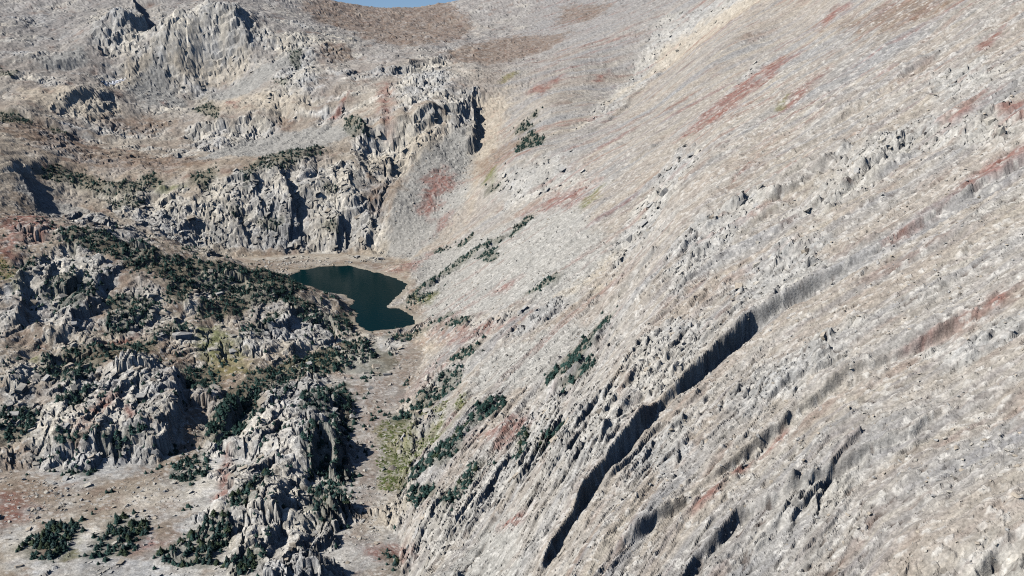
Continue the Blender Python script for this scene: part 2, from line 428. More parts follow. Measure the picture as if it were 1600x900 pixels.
RED_PX = [
    [(1090, 190), (1150, 135), (1190, 105), (1230, 85), (1240, 90), (1180, 140), (1130, 185), (1070, 215)],
    [(1540, 255), (1610, 225), (1610, 245), (1530, 285), (1440, 345), (1390, 380), (1400, 365), (1480, 312)],
    [(1490, 500), (1560, 460), (1575, 465), (1550, 485), (1480, 513), (1400, 553)],
    [(1085, 790), (1120, 760), (1130, 755), (1110, 780), (1080, 805)],
    [(1140, 740), (1230, 670), (1225, 680), (1150, 742)],
    [(680, 342), (705, 335), (702, 350), (684, 362)],
    [(600, 424), (650, 405), (672, 398), (645, 420), (600, 430)],
    [(598, 130), (613, 130), (610, 165), (612, 200), (600, 195), (592, 165)],
    [(0, 350), (50, 340), (90, 360), (60, 370), (30, 385), (20, 405), (0, 405)],
    [(110, 690), (150, 620), (180, 610), (150, 660), (120, 695)],
    [(160, 535), (220, 522), (180, 537), (140, 547)],
    [(333, 770), (352, 705), (358, 740), (350, 785)],
    [(55, 872), (80, 850), (95, 858), (72, 878)], [(0, 800), (40, 800), (50, 850), (10, 860)], [(180, 860), (230, 850), (260, 860), (200, 885)],
    [(785, 820), (830, 793), (822, 812), (785, 830)],
    [(745, 680), (800, 655), (825, 660), (790, 700)],
    [(690, 525), (755, 505), (800, 500), (760, 520), (720, 535)],
    [(860, 125), (880, 115), (870, 130)], [(925, 125), (960, 105), (935, 130)], [(820, 145), (870, 120), (850, 145)],
    [(1270, 40), (1310, 10), (1330, 5), (1300, 35)], [(1530, 75), (1570, 40), (1565, 55), (1535, 80)], [(1140, 285), (1185, 240), (1170, 260)],
    [(1560, 175), (1600, 160), (1600, 190), (1570, 195)], [(1470, 190), (1540, 150), (1500, 190)], [(1290, 110), (1240, 165), (1195, 190), (1260, 130)],
    [(670, 275), (700, 262), (715, 290), (690, 310), (670, 335), (655, 320)], [(760, 460), (820, 430), (790, 455)], [(870, 320), (920, 300), (890, 325)],
    [(820, 330), (900, 290), (930, 290), (870, 325)],
    [(650, 870), (560, 905), (620, 860)], [(190, 635), (215, 650), (200, 660)], [(250, 160), (262, 158), (258, 166)], [(350, 160), (372, 155), (370, 168)],
    [(510, 190), (545, 150), (560, 130), (530, 185)],
]
BROWN_PX = [
    [(470, 12), (560, 4), (640, 12), (740, 40), (720, 62), (640, 75), (560, 55), (500, 35)],
    [(0, 182), (60, 190), (150, 225), (230, 240), (290, 245), (330, 255), (260, 262), (150, 255), (60, 225), (0, 205)],
    [(500, 72), (530, 65), (560, 90), (528, 97), (505, 102)], [(560, 285), (600, 285), (606, 310), (590, 330), (568, 310)],
    [(740, 255), (790, 225), (820, 205), (790, 250), (750, 285)], [(690, 80), (800, 55), (900, 50), (850, 80), (720, 100)],
    [(150, 180), (230, 180), (280, 190), (230, 210), (160, 200)], [(430, 190), (450, 180), (460, 200), (430, 205)],
    [(260, 420), (290, 425), (320, 450), (300, 460), (270, 440)], [(550, 750), (580, 730), (582, 770), (556, 778)],
    [(590, 560), (640, 560), (660, 600), (620, 610)], [(560, 620), (600, 590), (625, 600), (600, 690), (585, 790), (572, 890), (552, 890), (565, 760)], [(0, 690), (60, 700), (40, 740), (0, 740)], [(280, 640), (320, 620), (310, 690), (280, 700)], [(150, 545), (260, 525), (330, 560), (260, 560), (150, 575)], [(0, 330), (120, 335), (60, 350), (0, 350)], [(880, 10), (960, 5), (930, 30), (870, 40)], [(0, 780), (30, 790), (45, 840), (10, 870), (0, 860)],
    [(300, 560), (360, 565), (380, 590), (330, 600)], [(1300, 40), (1420, 0), (1500, 0), (1380, 60)],
]
OCHRE_PX = [
    [(596, 700), (640, 655), (655, 690), (628, 770), (594, 800)],
    [(600, 775), (640, 700), (680, 660), (705, 658), (680, 690), (650, 720), (630, 765)], [(710, 630), (728, 612), (730, 625), (715, 640)],
    [(648, 462), (680, 456), (672, 472), (650, 475)], [(775, 125), (810, 110), (815, 113), (790, 128)], [(0, 405), (30, 425), (25, 445), (0, 440)],
    [(235, 300), (270, 288), (290, 290), (260, 305)], [(45, 562), (62, 555), (55, 572)], [(905, 320), (935, 292), (940, 300), (915, 325)],
    [(1210, 170), (1230, 150), (1225, 168)], [(290, 510), (345, 510), (400, 570), (360, 590), (310, 550)], [(480, 560), (550, 545), (480, 580), (420, 585)],
    [(100, 885), (130, 868), (125, 885)], [(650, 640), (700, 625), (690, 650)], [(750, 290), (775, 260), (770, 285)],
]
ROCK_PX = [
    [(30, 410), (100, 380), (170, 398), (182, 430), (150, 490), (120, 515), (60, 505), (30, 460)],
    [(150, 500), (240, 465), (262, 490), (225, 520), (160, 525)],
    [(390, 265), (450, 250), (540, 255), (600, 285), (608, 330), (592, 378), (520, 398), (450, 392), (390, 388), (330, 380), (295, 340), (310, 285)],
    [(245, 15), (320, 5), (385, 15), (405, 60), (385, 110), (330, 133), (270, 133), (243, 80)],
    [(140, 25), (210, 10), (240, 60), (180, 85), (145, 78)],
    [(90, 150), (160, 138), (185, 165), (140, 185), (85, 178)], [(285, 200), (360, 190), (440, 188), (430, 235), (300, 222)],
    [(550, 215), (620, 195), (692, 178), (692, 215), (640, 260), (600, 290), (560, 260)], [(690, 150), (750, 135), (752, 200), (730, 245), (690, 240), (695, 190)],
    [(640, 110), (700, 95), (700, 150), (640, 170), (600, 150)],
    [(130, 580), (230, 555), (275, 575), (278, 640), (235, 735), (160, 770), (60, 765), (25, 720), (60, 640)],
    [(390, 640), (440, 590), (530, 585), (555, 690), (565, 800), (555, 930), (400, 945), (310, 930), (275, 770), (300, 720)],
    [(375, 520), (500, 480), (535, 500), (545, 530), (500, 548), (400, 565), (350, 548)], [(300, 430), (340, 440), (350, 470), (300, 480)],
    [(640, 650), (690, 630), (700, 640), (660, 665)], [(540, 640), (575, 600), (612, 615), (600, 700), (585, 780), (575, 890), (552, 890), (565, 760)], [(0, 850), (60, 862), (130, 850), (250, 845), (260, 880), (0, 900)], [(380, 408), (450, 404), (560, 402), (600, 402), (600, 412), (540, 412), (460, 416)], [(600, 650), (640, 640), (680, 700), (640, 800), (600, 880), (568, 880), (580, 770)], [(0, 880), (120, 868), (330, 862), (360, 905), (0, 915)], [(330, 700), (400, 690), (420, 880), (340, 900), (290, 880), (300, 790)], [(250, 515), (285, 505), (300, 530), (275, 545)], [(0, 440), (35, 450), (35, 500), (0, 540)],
    [(0, 560), (60, 580), (40, 640), (0, 660)], [(50, 310), (110, 320), (150, 335), (200, 350), (240, 372), (190, 360), (90, 340)],
    [(430, 65), (490, 60), (500, 130), (440, 150), (420, 110)], [(150, 300), (260, 300), (330, 340), (330, 400), (250, 370), (180, 330)],
    [(600, 525), (640, 530), (640, 590), (600, 620), (540, 600), (530, 545)],
    # outcrops of the mountainside
    [(985, 540), (1080, 500), (1110, 520), (1090, 570), (1010, 620), (965, 620)], [(1150, 440), (1230, 380), (1290, 380), (1260, 430), (1180, 480), (1140, 480)],
    [(1160, 600), (1260, 530), (1320, 520), (1300, 570), (1220, 625), (1150, 650)], [(1290, 290), (1330, 230), (1420, 190), (1460, 195), (1400, 260), (1300, 330), (1230, 330)],
    [(1000, 700), (1060, 660), (1080, 690), (1040, 740), (980, 740)], [(1450, 200), (1530, 180), (1600, 180), (1600, 215), (1500, 230), (1440, 240)], [(1460, 120), (1540, 90), (1570, 110), (1530, 150), (1450, 150)],
    [(1500, 870), (1600, 830), (1610, 920), (1500, 930)], [(1180, 860), (1260, 780), (1350, 720), (1380, 720), (1320, 780), (1230, 830)], [(1060, 470), (1040, 400), (1100, 330), (1200, 290), (1210, 310), (1120, 400)],
    [(940, 400), (1010, 300), (1070, 230), (1090, 240), (1040, 330), (990, 400), (950, 430)], [(700, 590), (800, 570), (860, 600), (820, 680), (760, 720), (700, 760), (660, 800), (620, 880), (680, 880), (760, 800), (830, 740), (900, 640), (850, 560)],
    [(640, 880), (720, 780), (780, 700), (830, 640), (890, 620), (850, 700), (780, 780), (700, 870)], [(660, 600), (720, 560), (740, 580), (680, 625)],
    [(780, 530), (900, 440), (930, 420), (920, 450), (830, 520)], [(700, 510), (790, 490), (830, 480), (740, 530)], [(1040, 20), (1200, -30), (1210, -10), (1060, 85), (930, 190), (900, 200), (980, 130)],
    [(880, 660), (960, 600), (1000, 620), (950, 700), (880, 760), (850, 740)], [(1380, 590), (1460, 540), (1600, 490), (1600, 520), (1480, 580)], [(780, 270), (880, 240), (960, 290), (880, 300), (790, 330)],
    [(1130, 150), (1200, 80), (1150, 140)],
]
CREAM_PX = [
    [(120, 170), (200, 100), (240, 65), (235, 100), (180, 140)], [(260, 75), (400, 80), (380, 120), (300, 135), (270, 110)], [(300, 150), (500, 155), (480, 180), (330, 180)],
    [(560, 250), (700, 180), (690, 215), (600, 285)], [(100, 520), (200, 500), (180, 540), (60, 560)], [(350, 560), (540, 540), (500, 570), (400, 590)], [(740, 150), (800, 140), (780, 220), (735, 330), (740, 240)],
    [(600, 780), (660, 760), (600, 870), (570, 850)], [(1040, 70), (1200, -20), (1200, 0), (1000, 130), (900, 200)], [(350, 560), (400, 550), (400, 600), (370, 600)],
    [(320, 390), (600, 385), (600, 410), (480, 415), (400, 412)], [(640, 500), (690, 540), (660, 560), (630, 530)], [(30, 140), (200, 170), (150, 190), (20, 160)], [(880, 460), (960, 400), (940, 450)],
]
TALUS_PX = [
    [(238, 72), (262, 120), (292, 165), (230, 168), (190, 135), (215, 105)], [(640, 400), (720, 380), (900, 310), (960, 400), (900, 470), (700, 500), (660, 500)],
    [(735, 570), (850, 520), (960, 480), (940, 500), (850, 600), (740, 610)], [(650, 240), (740, 190), (740, 300), (650, 400), (590, 400), (610, 330)],
    [(690, 900), (760, 820), (830, 780), (800, 900)], [(380, 215), (520, 190), (560, 200), (420, 245), (300, 250)], [(60, 90), (130, 70), (140, 100), (70, 110)], [(300, 150), (400, 110), (480, 80), (400, 140), (310, 170)],
    [(20, 290), (60, 285), (140, 330), (60, 330)],
]
# stands of dwarf spruce: outline, spacing in metres, height in metres, how to tell the stand
STANDS = [
    ([(0, 175), (20, 178), (50, 188), (48, 195), (20, 192), (0, 190)], 4.5, 5, "on the brown bench below the upper cliffs"),
    ([(75, 198), (95, 203), (105, 212), (85, 210)], 4.5, 5, "on the brown bench below the upper cliffs"),
    ([(50, 265), (90, 260), (130, 270), (170, 285), (215, 280), (240, 270), (255, 285), (240, 300), (200, 307), (150, 302), (110, 290), (70, 280)], 4.2, 5, "in the wide thicket left of the cliff behind the lake"),
    ([(160, 310), (200, 305), (230, 312), (215, 325), (180, 322)], 4.2, 5, "in the wide thicket left of the cliff behind the lake"),
    ([(300, 270), (330, 262), (338, 275), (322, 292), (300, 290)], 4.2, 5, "on the brow of the cliff behind the lake"),
    ([(390, 255), (430, 240), (500, 228), (503, 235), (480, 245), (450, 255), (430, 262), (400, 270), (385, 290), (376, 270)], 4.0, 5, "on the brow of the cliff behind the lake"),
    ([(500, 285), (520, 285), (532, 295), (515, 300)], 4.2, 4.5, "on a ledge of the cliff behind the lake"),
    ([(500, 350), (525, 350), (528, 365), (505, 368)], 4.2, 4.5, "on a ledge of the cliff behind the lake"),
    ([(400, 340), (440, 335), (445, 350), (410, 352)], 4.4, 4.5, "on a ledge of the cliff behind the lake"),
    ([(360, 320), (390, 322), (392, 335), (365, 335)], 4.4, 4.5, "on a ledge of the cliff behind the lake"),
    ([(450, 80), (472, 74), (466, 106), (455, 100)], 5.5, 5, "high among the upper crags"),
    ([(426, 124), (450, 126), (442, 135)], 5.0, 5, "high among the upper crags"),
    ([(300, 172), (330, 160), (345, 175), (340, 187)], 5.5, 5, "high among the upper crags"),
    ([(0, 108), (30, 114), (22, 124), (0, 120)], 5.5, 5, "high among the upper crags"),
    ([(538, 185), (555, 180), (570, 195), (577, 212), (550, 216), (538, 205)], 4.6, 5.5, "on the rock band above the cliff behind the lake"),
    ([(828, 176), (840, 172), (838, 181), (828, 183)], 3.6, 5, "in the lone green patches high on the pale mountainside"),
    ([(808, 195), (825, 187), (833, 198), (818, 207), (805, 212)], 3.6, 5, "in the lone green patches high on the pale mountainside"),
    ([(820, 212), (835, 205), (843, 215), (853, 215), (843, 228), (825, 230), (815, 236), (803, 240), (808, 228)], 3.6, 5, "in the lone green patches high on the pale mountainside"),
    ([(762, 292), (783, 286), (775, 298), (758, 304)], 4, 4.5, "on the scree right of the cliff behind the lake"),
    ([(80, 365), (120, 355), (165, 360), (190, 372), (215, 378), (260, 395), (300, 402), (350, 412), (400, 422), (440, 432), (460, 442), (480, 457), (460, 465), (420, 462), (380, 455), (330, 450), (300, 445), (250, 440), (245, 430), (200, 418), (185, 400), (160, 390), (110, 380)], 3.4, 4.6, "along the dark ridge left of the lake"),
    ([(80, 430), (130, 430), (150, 445), (135, 480), (115, 490), (85, 475), (65, 460)], 3.9, 5, "on the big grey knob below the dark ridge"),
    ([(155, 470), (180, 455), (240, 470), (245, 480), (225, 505), (195, 520), (165, 520), (160, 500), (180, 490)], 3.9, 5, "on the round knob in the middle of the left side"),
    ([(262, 440), (300, 430), (302, 455), (290, 472), (262, 470)], 4.0, 5, "in the hollow between the knobs left of the lake"),
    ([(310, 470), (350, 435), (400, 442), (440, 462), (480, 472), (500, 482), (480, 500), (440, 480), (400, 477), (380, 487), (345, 497), (310, 502)], 4.0, 4.8, "on the bank just left of the lake"),
    ([(375, 517), (420, 500), (442, 495), (430, 512), (400, 522)], 3.8, 5, "on the pale knob below the lake's left bank"),
    ([(230, 515), (290, 505), (302, 520), (250, 527)], 3.8, 5, "beside the pyramid boulder"),
    ([(28, 420), (45, 398), (55, 402), (40, 430)], 3.8, 5, "on the big grey knob below the dark ridge"),
    ([(70, 555), (130, 550), (200, 535), (250, 530), (242, 547), (160, 570), (130, 590), (110, 600), (60, 590)], 3.9, 5, "along the edge above the lower left knob"),
    ([(280, 570), (320, 565), (345, 585), (352, 602), (330, 620), (300, 620), (285, 600)], 3.8, 5.5, "in the gap between the two lower knobs"),
    ([(370, 600), (400, 580), (440, 570), (500, 547), (535, 530), (570, 530), (610, 550), (622, 575), (605, 592), (570, 588), (530, 580), (480, 590), (440, 600), (400, 620), (360, 650), (332, 682), (325, 662), (350, 625)], 4.0, 5.2, "over the crown of the lower right knob"),
    ([(470, 502), (540, 490), (560, 505), (550, 522), (520, 517)], 3.8, 4.6, "on the low point at the lake's near shore"),
    ([(0, 640), (40, 636), (62, 655), (40, 678), (10, 692), (0, 690)], 3.6, 6, "on the left flank of the lower left knob"),
    ([(70, 692), (120, 675), (150, 665), (140, 690), (100, 697)], 3.4, 6, "across the face of the lower left knob"),
    ([(150, 672), (232, 660), (228, 680), (190, 688), (145, 702)], 3.4, 6, "across the face of the lower left knob"),
    ([(90, 620), (140, 606), (135, 630), (95, 640)], 3.6, 5.5, "across the face of the lower left knob"),
    ([(100, 742), (150, 735), (145, 755), (110, 752)], 3.4, 5, "across the face of the lower left knob"),
    ([(330, 652), (402, 610), (412, 620), (390, 660), (350, 692), (326, 692)], 3.4, 6, "down the left side of the lower right knob"),
    ([(280, 732), (310, 710), (332, 730), (300, 770), (275, 770)], 3.4, 5.5, "down the left side of the lower right knob"),
    ([(350, 790), (380, 760), (412, 740), (422, 750), (395, 782), (370, 792)], 3.4, 6, "low on the face of the lower right knob"),
    ([(28, 886), (80, 853), (138, 846), (112, 876), (70, 896)], 3.2, 6.5, "in the first dark clump below the sandy flat"),
    ([(140, 868), (190, 842), (242, 842), (205, 878), (150, 890)], 3.2, 6.5, "in the second dark clump below the sandy flat"),
    ([(232, 880), (280, 850), (310, 820), (352, 798), (362, 830), (340, 862), (330, 892), (260, 902)], 3.4, 6.5, "in the broad dark clump left of the streaked knob"),
    ([(470, 612), (540, 600), (556, 640), (540, 700), (553, 760), (540, 762), (500, 742), (480, 742), (472, 700), (500, 672), (520, 652), (470, 642)], 3.7, 5.5, "on the shaded right shoulder of the lower right knob"),
    ([(480, 757), (510, 742), (540, 772), (545, 802), (510, 812), (490, 792)], 3.5, 5.5, "on the shaded right shoulder of the lower right knob"),
    ([(350, 872), (400, 842), (412, 852), (370, 892)], 3.4, 6, "low on the face of the lower right knob"),
    ([(622, 476), (650, 452), (690, 422), (730, 397), (770, 375), (787, 371), (776, 384), (750, 390), (722, 408), (690, 434), (650, 458), (630, 478)], 3.4, 4.5, "in the long green streak running down to the lake"),
    ([(748, 397), (770, 385), (782, 400), (760, 411), (743, 406)], 3.4, 4.5, "in the long green streak running down to the lake"),
    ([(793, 364), (815, 345), (830, 334), (834, 340), (815, 357), (800, 370)], 3.4, 4.5, "at the top of the long green streak above the lake"),
    ([(678, 391), (700, 384), (690, 395)], 3.4, 4.5, "in the short streaks on the scree above the lake's far corner"),
    ([(713, 384), (742, 362), (740, 371), (720, 387)], 3.4, 4.5, "in the short streaks on the scree above the lake's far corner"),
    ([(635, 470), (660, 455), (680, 457), (642, 476)], 3.4, 4.2, "on the spit at the lake's right shore"),
    ([(818, 462), (850, 445), (870, 432), (868, 446), (845, 458)], 3.2, 4.5, "in the single green dash in the middle of the scree"),
    ([(673, 507), (700, 492), (714, 489), (690, 507)], 3.2, 4.5, "just below the lake's right shore"),
    ([(688, 514), (715, 500), (737, 496), (732, 506), (705, 516)], 3.2, 4.5, "just below the lake's right shore"),
    ([(600, 525), (640, 520), (672, 514), (650, 529), (610, 535)], 3.4, 4.5, "on the lake's near rim above the gully"),
    ([(700, 567), (725, 545), (747, 537), (742, 551), (715, 567)], 3.2, 5, "on the lower scree right of the gully head"),
    ([(685, 592), (715, 575), (730, 580), (710, 600), (688, 599)], 3.2, 5, "on the lower scree right of the gully head"),
    ([(848, 592), (890, 560), (920, 530), (951, 493), (954, 500), (925, 542), (900, 572), (860, 602)], 3.0, 5, "beneath the dark ledge in the middle of the mountainside"),
    ([(880, 602), (925, 560), (932, 570), (895, 604)], 3.0, 5, "beneath the dark ledge in the middle of the mountainside"),
    ([(598, 672), (640, 640), (660, 615), (700, 598), (717, 605), (690, 622), (650, 652), (610, 684)], 3.2, 5, "above the bright green slope by the gully"),
    ([(633, 747), (680, 705), (720, 670), (760, 625), (792, 627), (772, 647), (730, 672), (717, 702), (690, 727), (640, 758)], 3.0, 5.5, "in the long diagonal belt right of the gully"),
    ([(800, 707), (815, 675), (830, 680), (817, 717), (800, 722)], 3.0, 5, "in the small upright clump right of the diagonal belt"),
    ([(638, 772), (680, 755), (672, 777), (633, 792)], 3.0, 5, "at the lower end of the diagonal belt"),
    ([(688, 777), (740, 725), (747, 735), (717, 772), (695, 784)], 3.0, 5, "at the lower end of the diagonal belt"),
    ([(838, 702), (875, 660), (882, 665), (850, 707)], 3.0, 5, "in the small upright clump right of the diagonal belt"),
    ([(598, 902), (620, 878), (628, 895), (612, 908)], 3.0, 5, "at the gully's lower end"),
]
LAYERS = {}
for key, lst in (("red", RED_PX), ("brown", BROWN_PX), ("ochre", OCHRE_PX), ("rock", ROCK_PX), ("cream", CREAM_PX), ("talus", TALUS_PX), ("veg", [s_[0] for s_ in STANDS])):
    LAYERS[key] = [world_poly(p) for p in lst]

def layer(key, x, y, warp, soft, rag):
    out = np.zeros(x.shape, F32)
    for P in LAYERS[key]:
        size = math.sqrt(np.prod(P.max(0) - P.min(0)) + 1) * 0.5
        thin = min(size, (abs(np.sum(P[:, 0] * np.roll(P[:, 1], -1) - P[:, 1] * np.roll(P[:, 0], -1))) / 2) / (np.hypot(*(P.max(0) - P.min(0))) + 1))
        a = min(rag, thin * 0.9); so = min(soft, thin * 0.8) + 0.3
        pad = a * 1.5 + so
        lo = P.min(0) - pad; hi = P.max(0) + pad
        m = (x > lo[0]) & (x < hi[0]) & (y > lo[1]) & (y < hi[1])
        if m.any():
            sd = poly_sd(x[m], y[m], P) + warp[m] * a
            out[m] = np.maximum(out[m], sstep(-so, so, sd))
    return out

# ------------------------------------------------------------------ height and colour of the land at any point
def land(x, y, colour=True):
    x = np.asarray(x, F32); y = np.asarray(y, F32)
    z = base1(x, y)
    warp = fbm(x / 14, y / 14, 4, 40, 0.6) * 1.6
    rock = layer("rock", x, y, warp, 6, 12)
    talus = layer("talus", x, y, warp, 6, 10)
    veg = layer("veg", x, y, warp, 2.5, 5)
    slope = slope_mask(x, y)
    gx = lin(_GRADX, x, y); gy = lin(_GRADY, x, y)
    steep = np.sqrt(gx * gx + gy * gy)
    rock = np.maximum(rock, sstep(0.85, 1.25, steep + warp * 0.15) * (1 - 0.6 * slope)).astype(F32)
    patchy = sstep(-0.15, 0.30, fbm(x / 40, y / 40, 3, 90))
    bench = sstep(-0.02, 0.22, fbm(x / 110, y / 30, 4, 93, 0.55)) * sstep(1030, 1120, y) * sstep(0, -60, x + 0.12 * (y - 1000)) * (1 - sstep(1480, 1600, y))
    rock = np.maximum(rock, (0.85 * bench * (1 - slope)).astype(F32))
    rock = np.maximum(rock, (0.75 * patchy * (1 - slope) * np.clip((900 - y) / 100, 0.5, 1)).astype(F32)) * (1 - 0.85 * talus)
    near = np.clip((1300 - y) / 500, 0, 1)
    q = fall(x, y)
    # frame stretched along the fall line on the mountainside, down the faces elsewhere
    sx = x * (1 - 0.45 * slope); sy = mix(y * 0.72, q, slope)
    wx = fbm(x / 9, y / 9, 3, 51, 0.6) * 1.3; wy = fbm(x / 9, y / 9, 3, 55, 0.6) * 1.3
    far = 1 + np.clip((y - 850) / 500, 0, 1.6)
    rough = sstep(-0.25, 0.45, fbm(sx / 36, sy / 20, 3, 57)) * (1 - 0.45 * (1 - slope) * (y < 900))            # bouldery against smooth ground
    sc3 = np.where(y > 1000, 1.6, 1.0)
    b1, e1, r1 = cells((sx + wx * 2.2) / 19, (sy + wy * 2.2) / 16, 1)
    b2, e2, r2 = cells((sx + wx) / 6.4, (sy + wy) / 5.2, 2)
    b3, e3, r3 = cells((mix(sx, x, 0.7) + wx * 0.4) / (2.1 * sc3), (y + wy * 0.4) / (1.8 * sc3), 3)
    rg = ridged(sx / 44, sy / 34, 2, 60)
    wall = 1 - 0.65 * sstep(0.9, 1.6, steep)
    calm = np.clip(1.0 - (y - 820) / 900, 0.6, 1)
    d = np.zeros(x.shape, F32)
    d += fbm(x / 48, y / 48, 3, 61) * (4.5 - 2.0 * slope) + (1 - slope) * fbm(x / 15, y / 15, 3, 67) * 2.4
    d += rock * ((rg - 0.55) * (5 - 2.0 * slope) + b1 * (5.0 - 3.4 * slope) * calm + b2 * (0.7 + 1.1 * rough) * calm * (1 - 0.45 * slope)
                 - 2.0 * sstep(0.08, 0.0, e1) - (0.4 + 0.8 * rough) * sstep(0.10, 0.0, e2))
    d += (0.13 + (0.25 + 0.45 * rough) * rock * wall + 0.10 * talus + 0.30 * rough * slope) * b3 * far
    d += (1 - rock) * fbm(sx / 10, sy / 6, 4, 64, 0.6) * (1.1 + 0.5 * slope)
    # open joints
    jn = np.abs(fbm(sx / 17 + wx * 0.05, sy / 42, 2, 130)); jn2 = np.abs(fbm(sx / 30 + 4, sy / 15 + wy * 0.05, 2, 134))
    d -= rock * (3.0 * sstep(0.045, 0.0, jn) + 2.2 * sstep(0.04, 0.0, jn2)) * (1 - 0.65 * slope) * wall
    # chutes down the fall line
    d -= 0.9 * slope * sstep(0.20, 0.42, fbm(x / 6.0, q / 3.0, 3, 210, 0.55)) * np.clip((760 - y) / 250, 0, 1)
    d += slope * (fbm(x / 90, q / 17, 3, 70) * 3.6 + fbm(x / 34, q / 8, 2, 75) * 1.2)
    # broken ledges of the mountainside: each rises gently towards the viewer and breaks off
    for lam, amp, sd_, ln in ((19.0, 4.0, 110, 50), (8.5, 2.6, 116, 20), (4.2, 1.5, 122, 9), (2.6, 0.55, 128, 5)):
        t = q / lam + fbm(x / ln, q / (lam * 1.4), 3, sd_) * 1.5
        fr = t - np.floor(t)
        dw = max(0.09, 0.95 / lam)
        saw = np.where(fr < dw, fr / dw, 1) * (1 - fr)
        gate = sstep(0.08, 0.30, fbm(x / (ln * 0.9) + 5, q / (lam * 1.2), 3, sd_ + 3))
        d += 1.15 * amp * saw * gate * slope * (0.5 + 0.5 * rock) * (1 - 0.8 * talus) * np.clip((1000 - y) / 400, 0.12, 1)
    # scattered stones proud of the scree
    st = sstep(0.72, 0.80, r3) * sstep(0.05, 0.3, e3)
    d += st * (1 - rock) * (0.35 + 0.3 * talus) * far
    z = z + d
    # bedding: the rock walls climb in ledges and short drops
    H = 15.0
    t = z / H + fbm(x / 45, y / 45, 4, 150, 0.6) * 1.9 + wx * 0.03
    fr = t - np.floor(t)
    ter = (np.where(fr < 0.62, fr * 0.42, 0.26 + (fr - 0.62) * 1.947) - fr) * H
    z = z + rock * (1 - slope) * ter * 0.8 * sstep(0.35, 0.8, steep) * sstep(-0.3, 0.3, fbm(x / 60, y / 60, 2, 155))
    lk = poly_sd(x, y, LAKE) + fbm(x / 8, y / 8, 3, 33) * 3.0
    shore = sstep(-14, 0, lk)
    z = np.where(lk > 0, np.minimum(mix(z, -0.3, 0.7), -0.15 - np.minimum(lk, 30) * 0.3), np.maximum(mix(z, 0.35 + np.maximum(-lk, 0) * 0.16, shore), 0.12))
    z = z.astype(F32)
    if not colour:
        return z
    V = lambda *c: np.array(c, F32)
    n1 = fbm(x / 70, y / 70, 4, 20)[:, None]; n2 = fbm(sx / 11, sy / 5, 4, 24, 0.6)[:, None]; n3 = fbm(x / 2.2, y / 2.2, 2, 28)[:, None]
    strata = noise(x / 46 + z / 30, z / 1.9 + y / 25, 29)[:, None]
    streak = fbm(x / 60, q / 4.5, 4, 80, 0.62)[:, None]
    R, T, S = rock[:, None], talus[:, None], slope[:, None]
    rr = rough[:, None]
    c = mix(V(.235, .185, .14), V(.315, .272, .215), np.clip(0.5 + n1 * 1.5, 0, 1))
    c = mix(c, V(.315, .286, .245), S * 0.9)
    c = mix(c, V(.235, .215, .205), S * np.clip(streak * 1.9 + 0.10, 0, 1) * 0.85)
    c = mix(c, V(.37, .335, .27), S * np.clip(-streak * 1.8 - 0.05, 0, 1) * 0.8)
    c = mix(c, V(.37, .36, .335), S * rr * 0.35)
    c = mix(c, V(.30, .25, .20), np.clip(n2 * 1.4, 0, 1) * 0.5)
    bands = fbm(x / 170, q / 20, 3, 160)[:, None]
    c = mix(c, V(.225, .23, .235), S * np.clip(bands * 2.6 + 0.1, 0, 1) * 0.6)
    c = mix(c, V(.32, .27, .22), S * np.clip(-bands * 2.4 - 0.1, 0, 1) * 0.5)
    high = (sstep(1050, 1500, y) * 0.8)[:, None]
    c = mix(c, V(.265, .255, .245), high)
    rk = mix(V(.36, .355, .34), V(.50, .455, .375), np.clip(0.45 + n1 * 1.2 + n2 * 0.8, 0, 1))
    rk = rk * (1 + 0.25 * strata) * (0.70 + 0.36 * r2[:, None] + 0.24 * r1[:, None])
    rk = mix(rk, V(.16, .15, .15), np.clip(n2 * 2.0 - 0.4, 0, 1) * 0.8)
    rk = mix(rk, V(.33, .322, .30), S * 0.55)
    rk = mix(rk, V(.20, .15, .13), np.clip(streak * 2.2 - 0.5, 0, 1) * 0.6)
    c = mix(c, rk, R)
    c = mix(c, mix(V(.28, .275, .255), V(.335, .325, .295), S), T * 0.85)
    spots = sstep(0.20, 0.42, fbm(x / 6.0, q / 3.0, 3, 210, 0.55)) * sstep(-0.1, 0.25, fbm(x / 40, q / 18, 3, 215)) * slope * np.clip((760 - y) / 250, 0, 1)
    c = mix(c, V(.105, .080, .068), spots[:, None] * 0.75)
    pale = sstep(0.22, 0.45, fbm(x / 5.0, q / 3.2, 3, 220, 0.55)) * slope * np.clip((760 - y) / 250, 0, 1)
    c = mix(c, V(.46, .44, .40), pale[:, None] * 0.6)
    soil = sstep(-0.05, 0.4, fbm(x / 18, y / 14, 4, 225, 0.6))[:, None] * (1 - S) * (1 - R) * (1 - T) * (y < 900)[:, None]
    c = mix(c, V(.20, .145, .11), soil * 0.7)
    hues = np.clip(warp[:, None] * 0.35 + 0.9, 0.3, 1)
    cr = layer("cream", x, y, warp, 8, 12)[:, None]
    c = mix(c, V(.42, .36, .275), cr * 0.6)
    br = layer("brown", x, y, warp, 10, 18)[:, None]
    c = mix(c, V(.175, .12, .085), br * 0.8 * np.clip(0.75 + n2, 0, 1))
    rust = sstep(0.16, 0.42, fbm(x / 130, q / 13, 4, 165, 0.58)) * sstep(380, 560, y) * slope
    rd = np.maximum(layer("red", x, y, warp, 9, 13), 0.6 * rust)[:, None]
    c = mix(c, V(.20, .088, .070), rd * 0.85 * np.clip(0.8 + n2 * 1.6, 0, 1))
    oc = layer("ochre", x, y, warp, 5, 9)[:, None]
    c = mix(c, mix(V(.19, .15, .06), V(.12, .14, .05), np.clip(n1 + .6, 0, 1)), oc * 0.85 * np.clip(0.8 + n2, 0, 1))
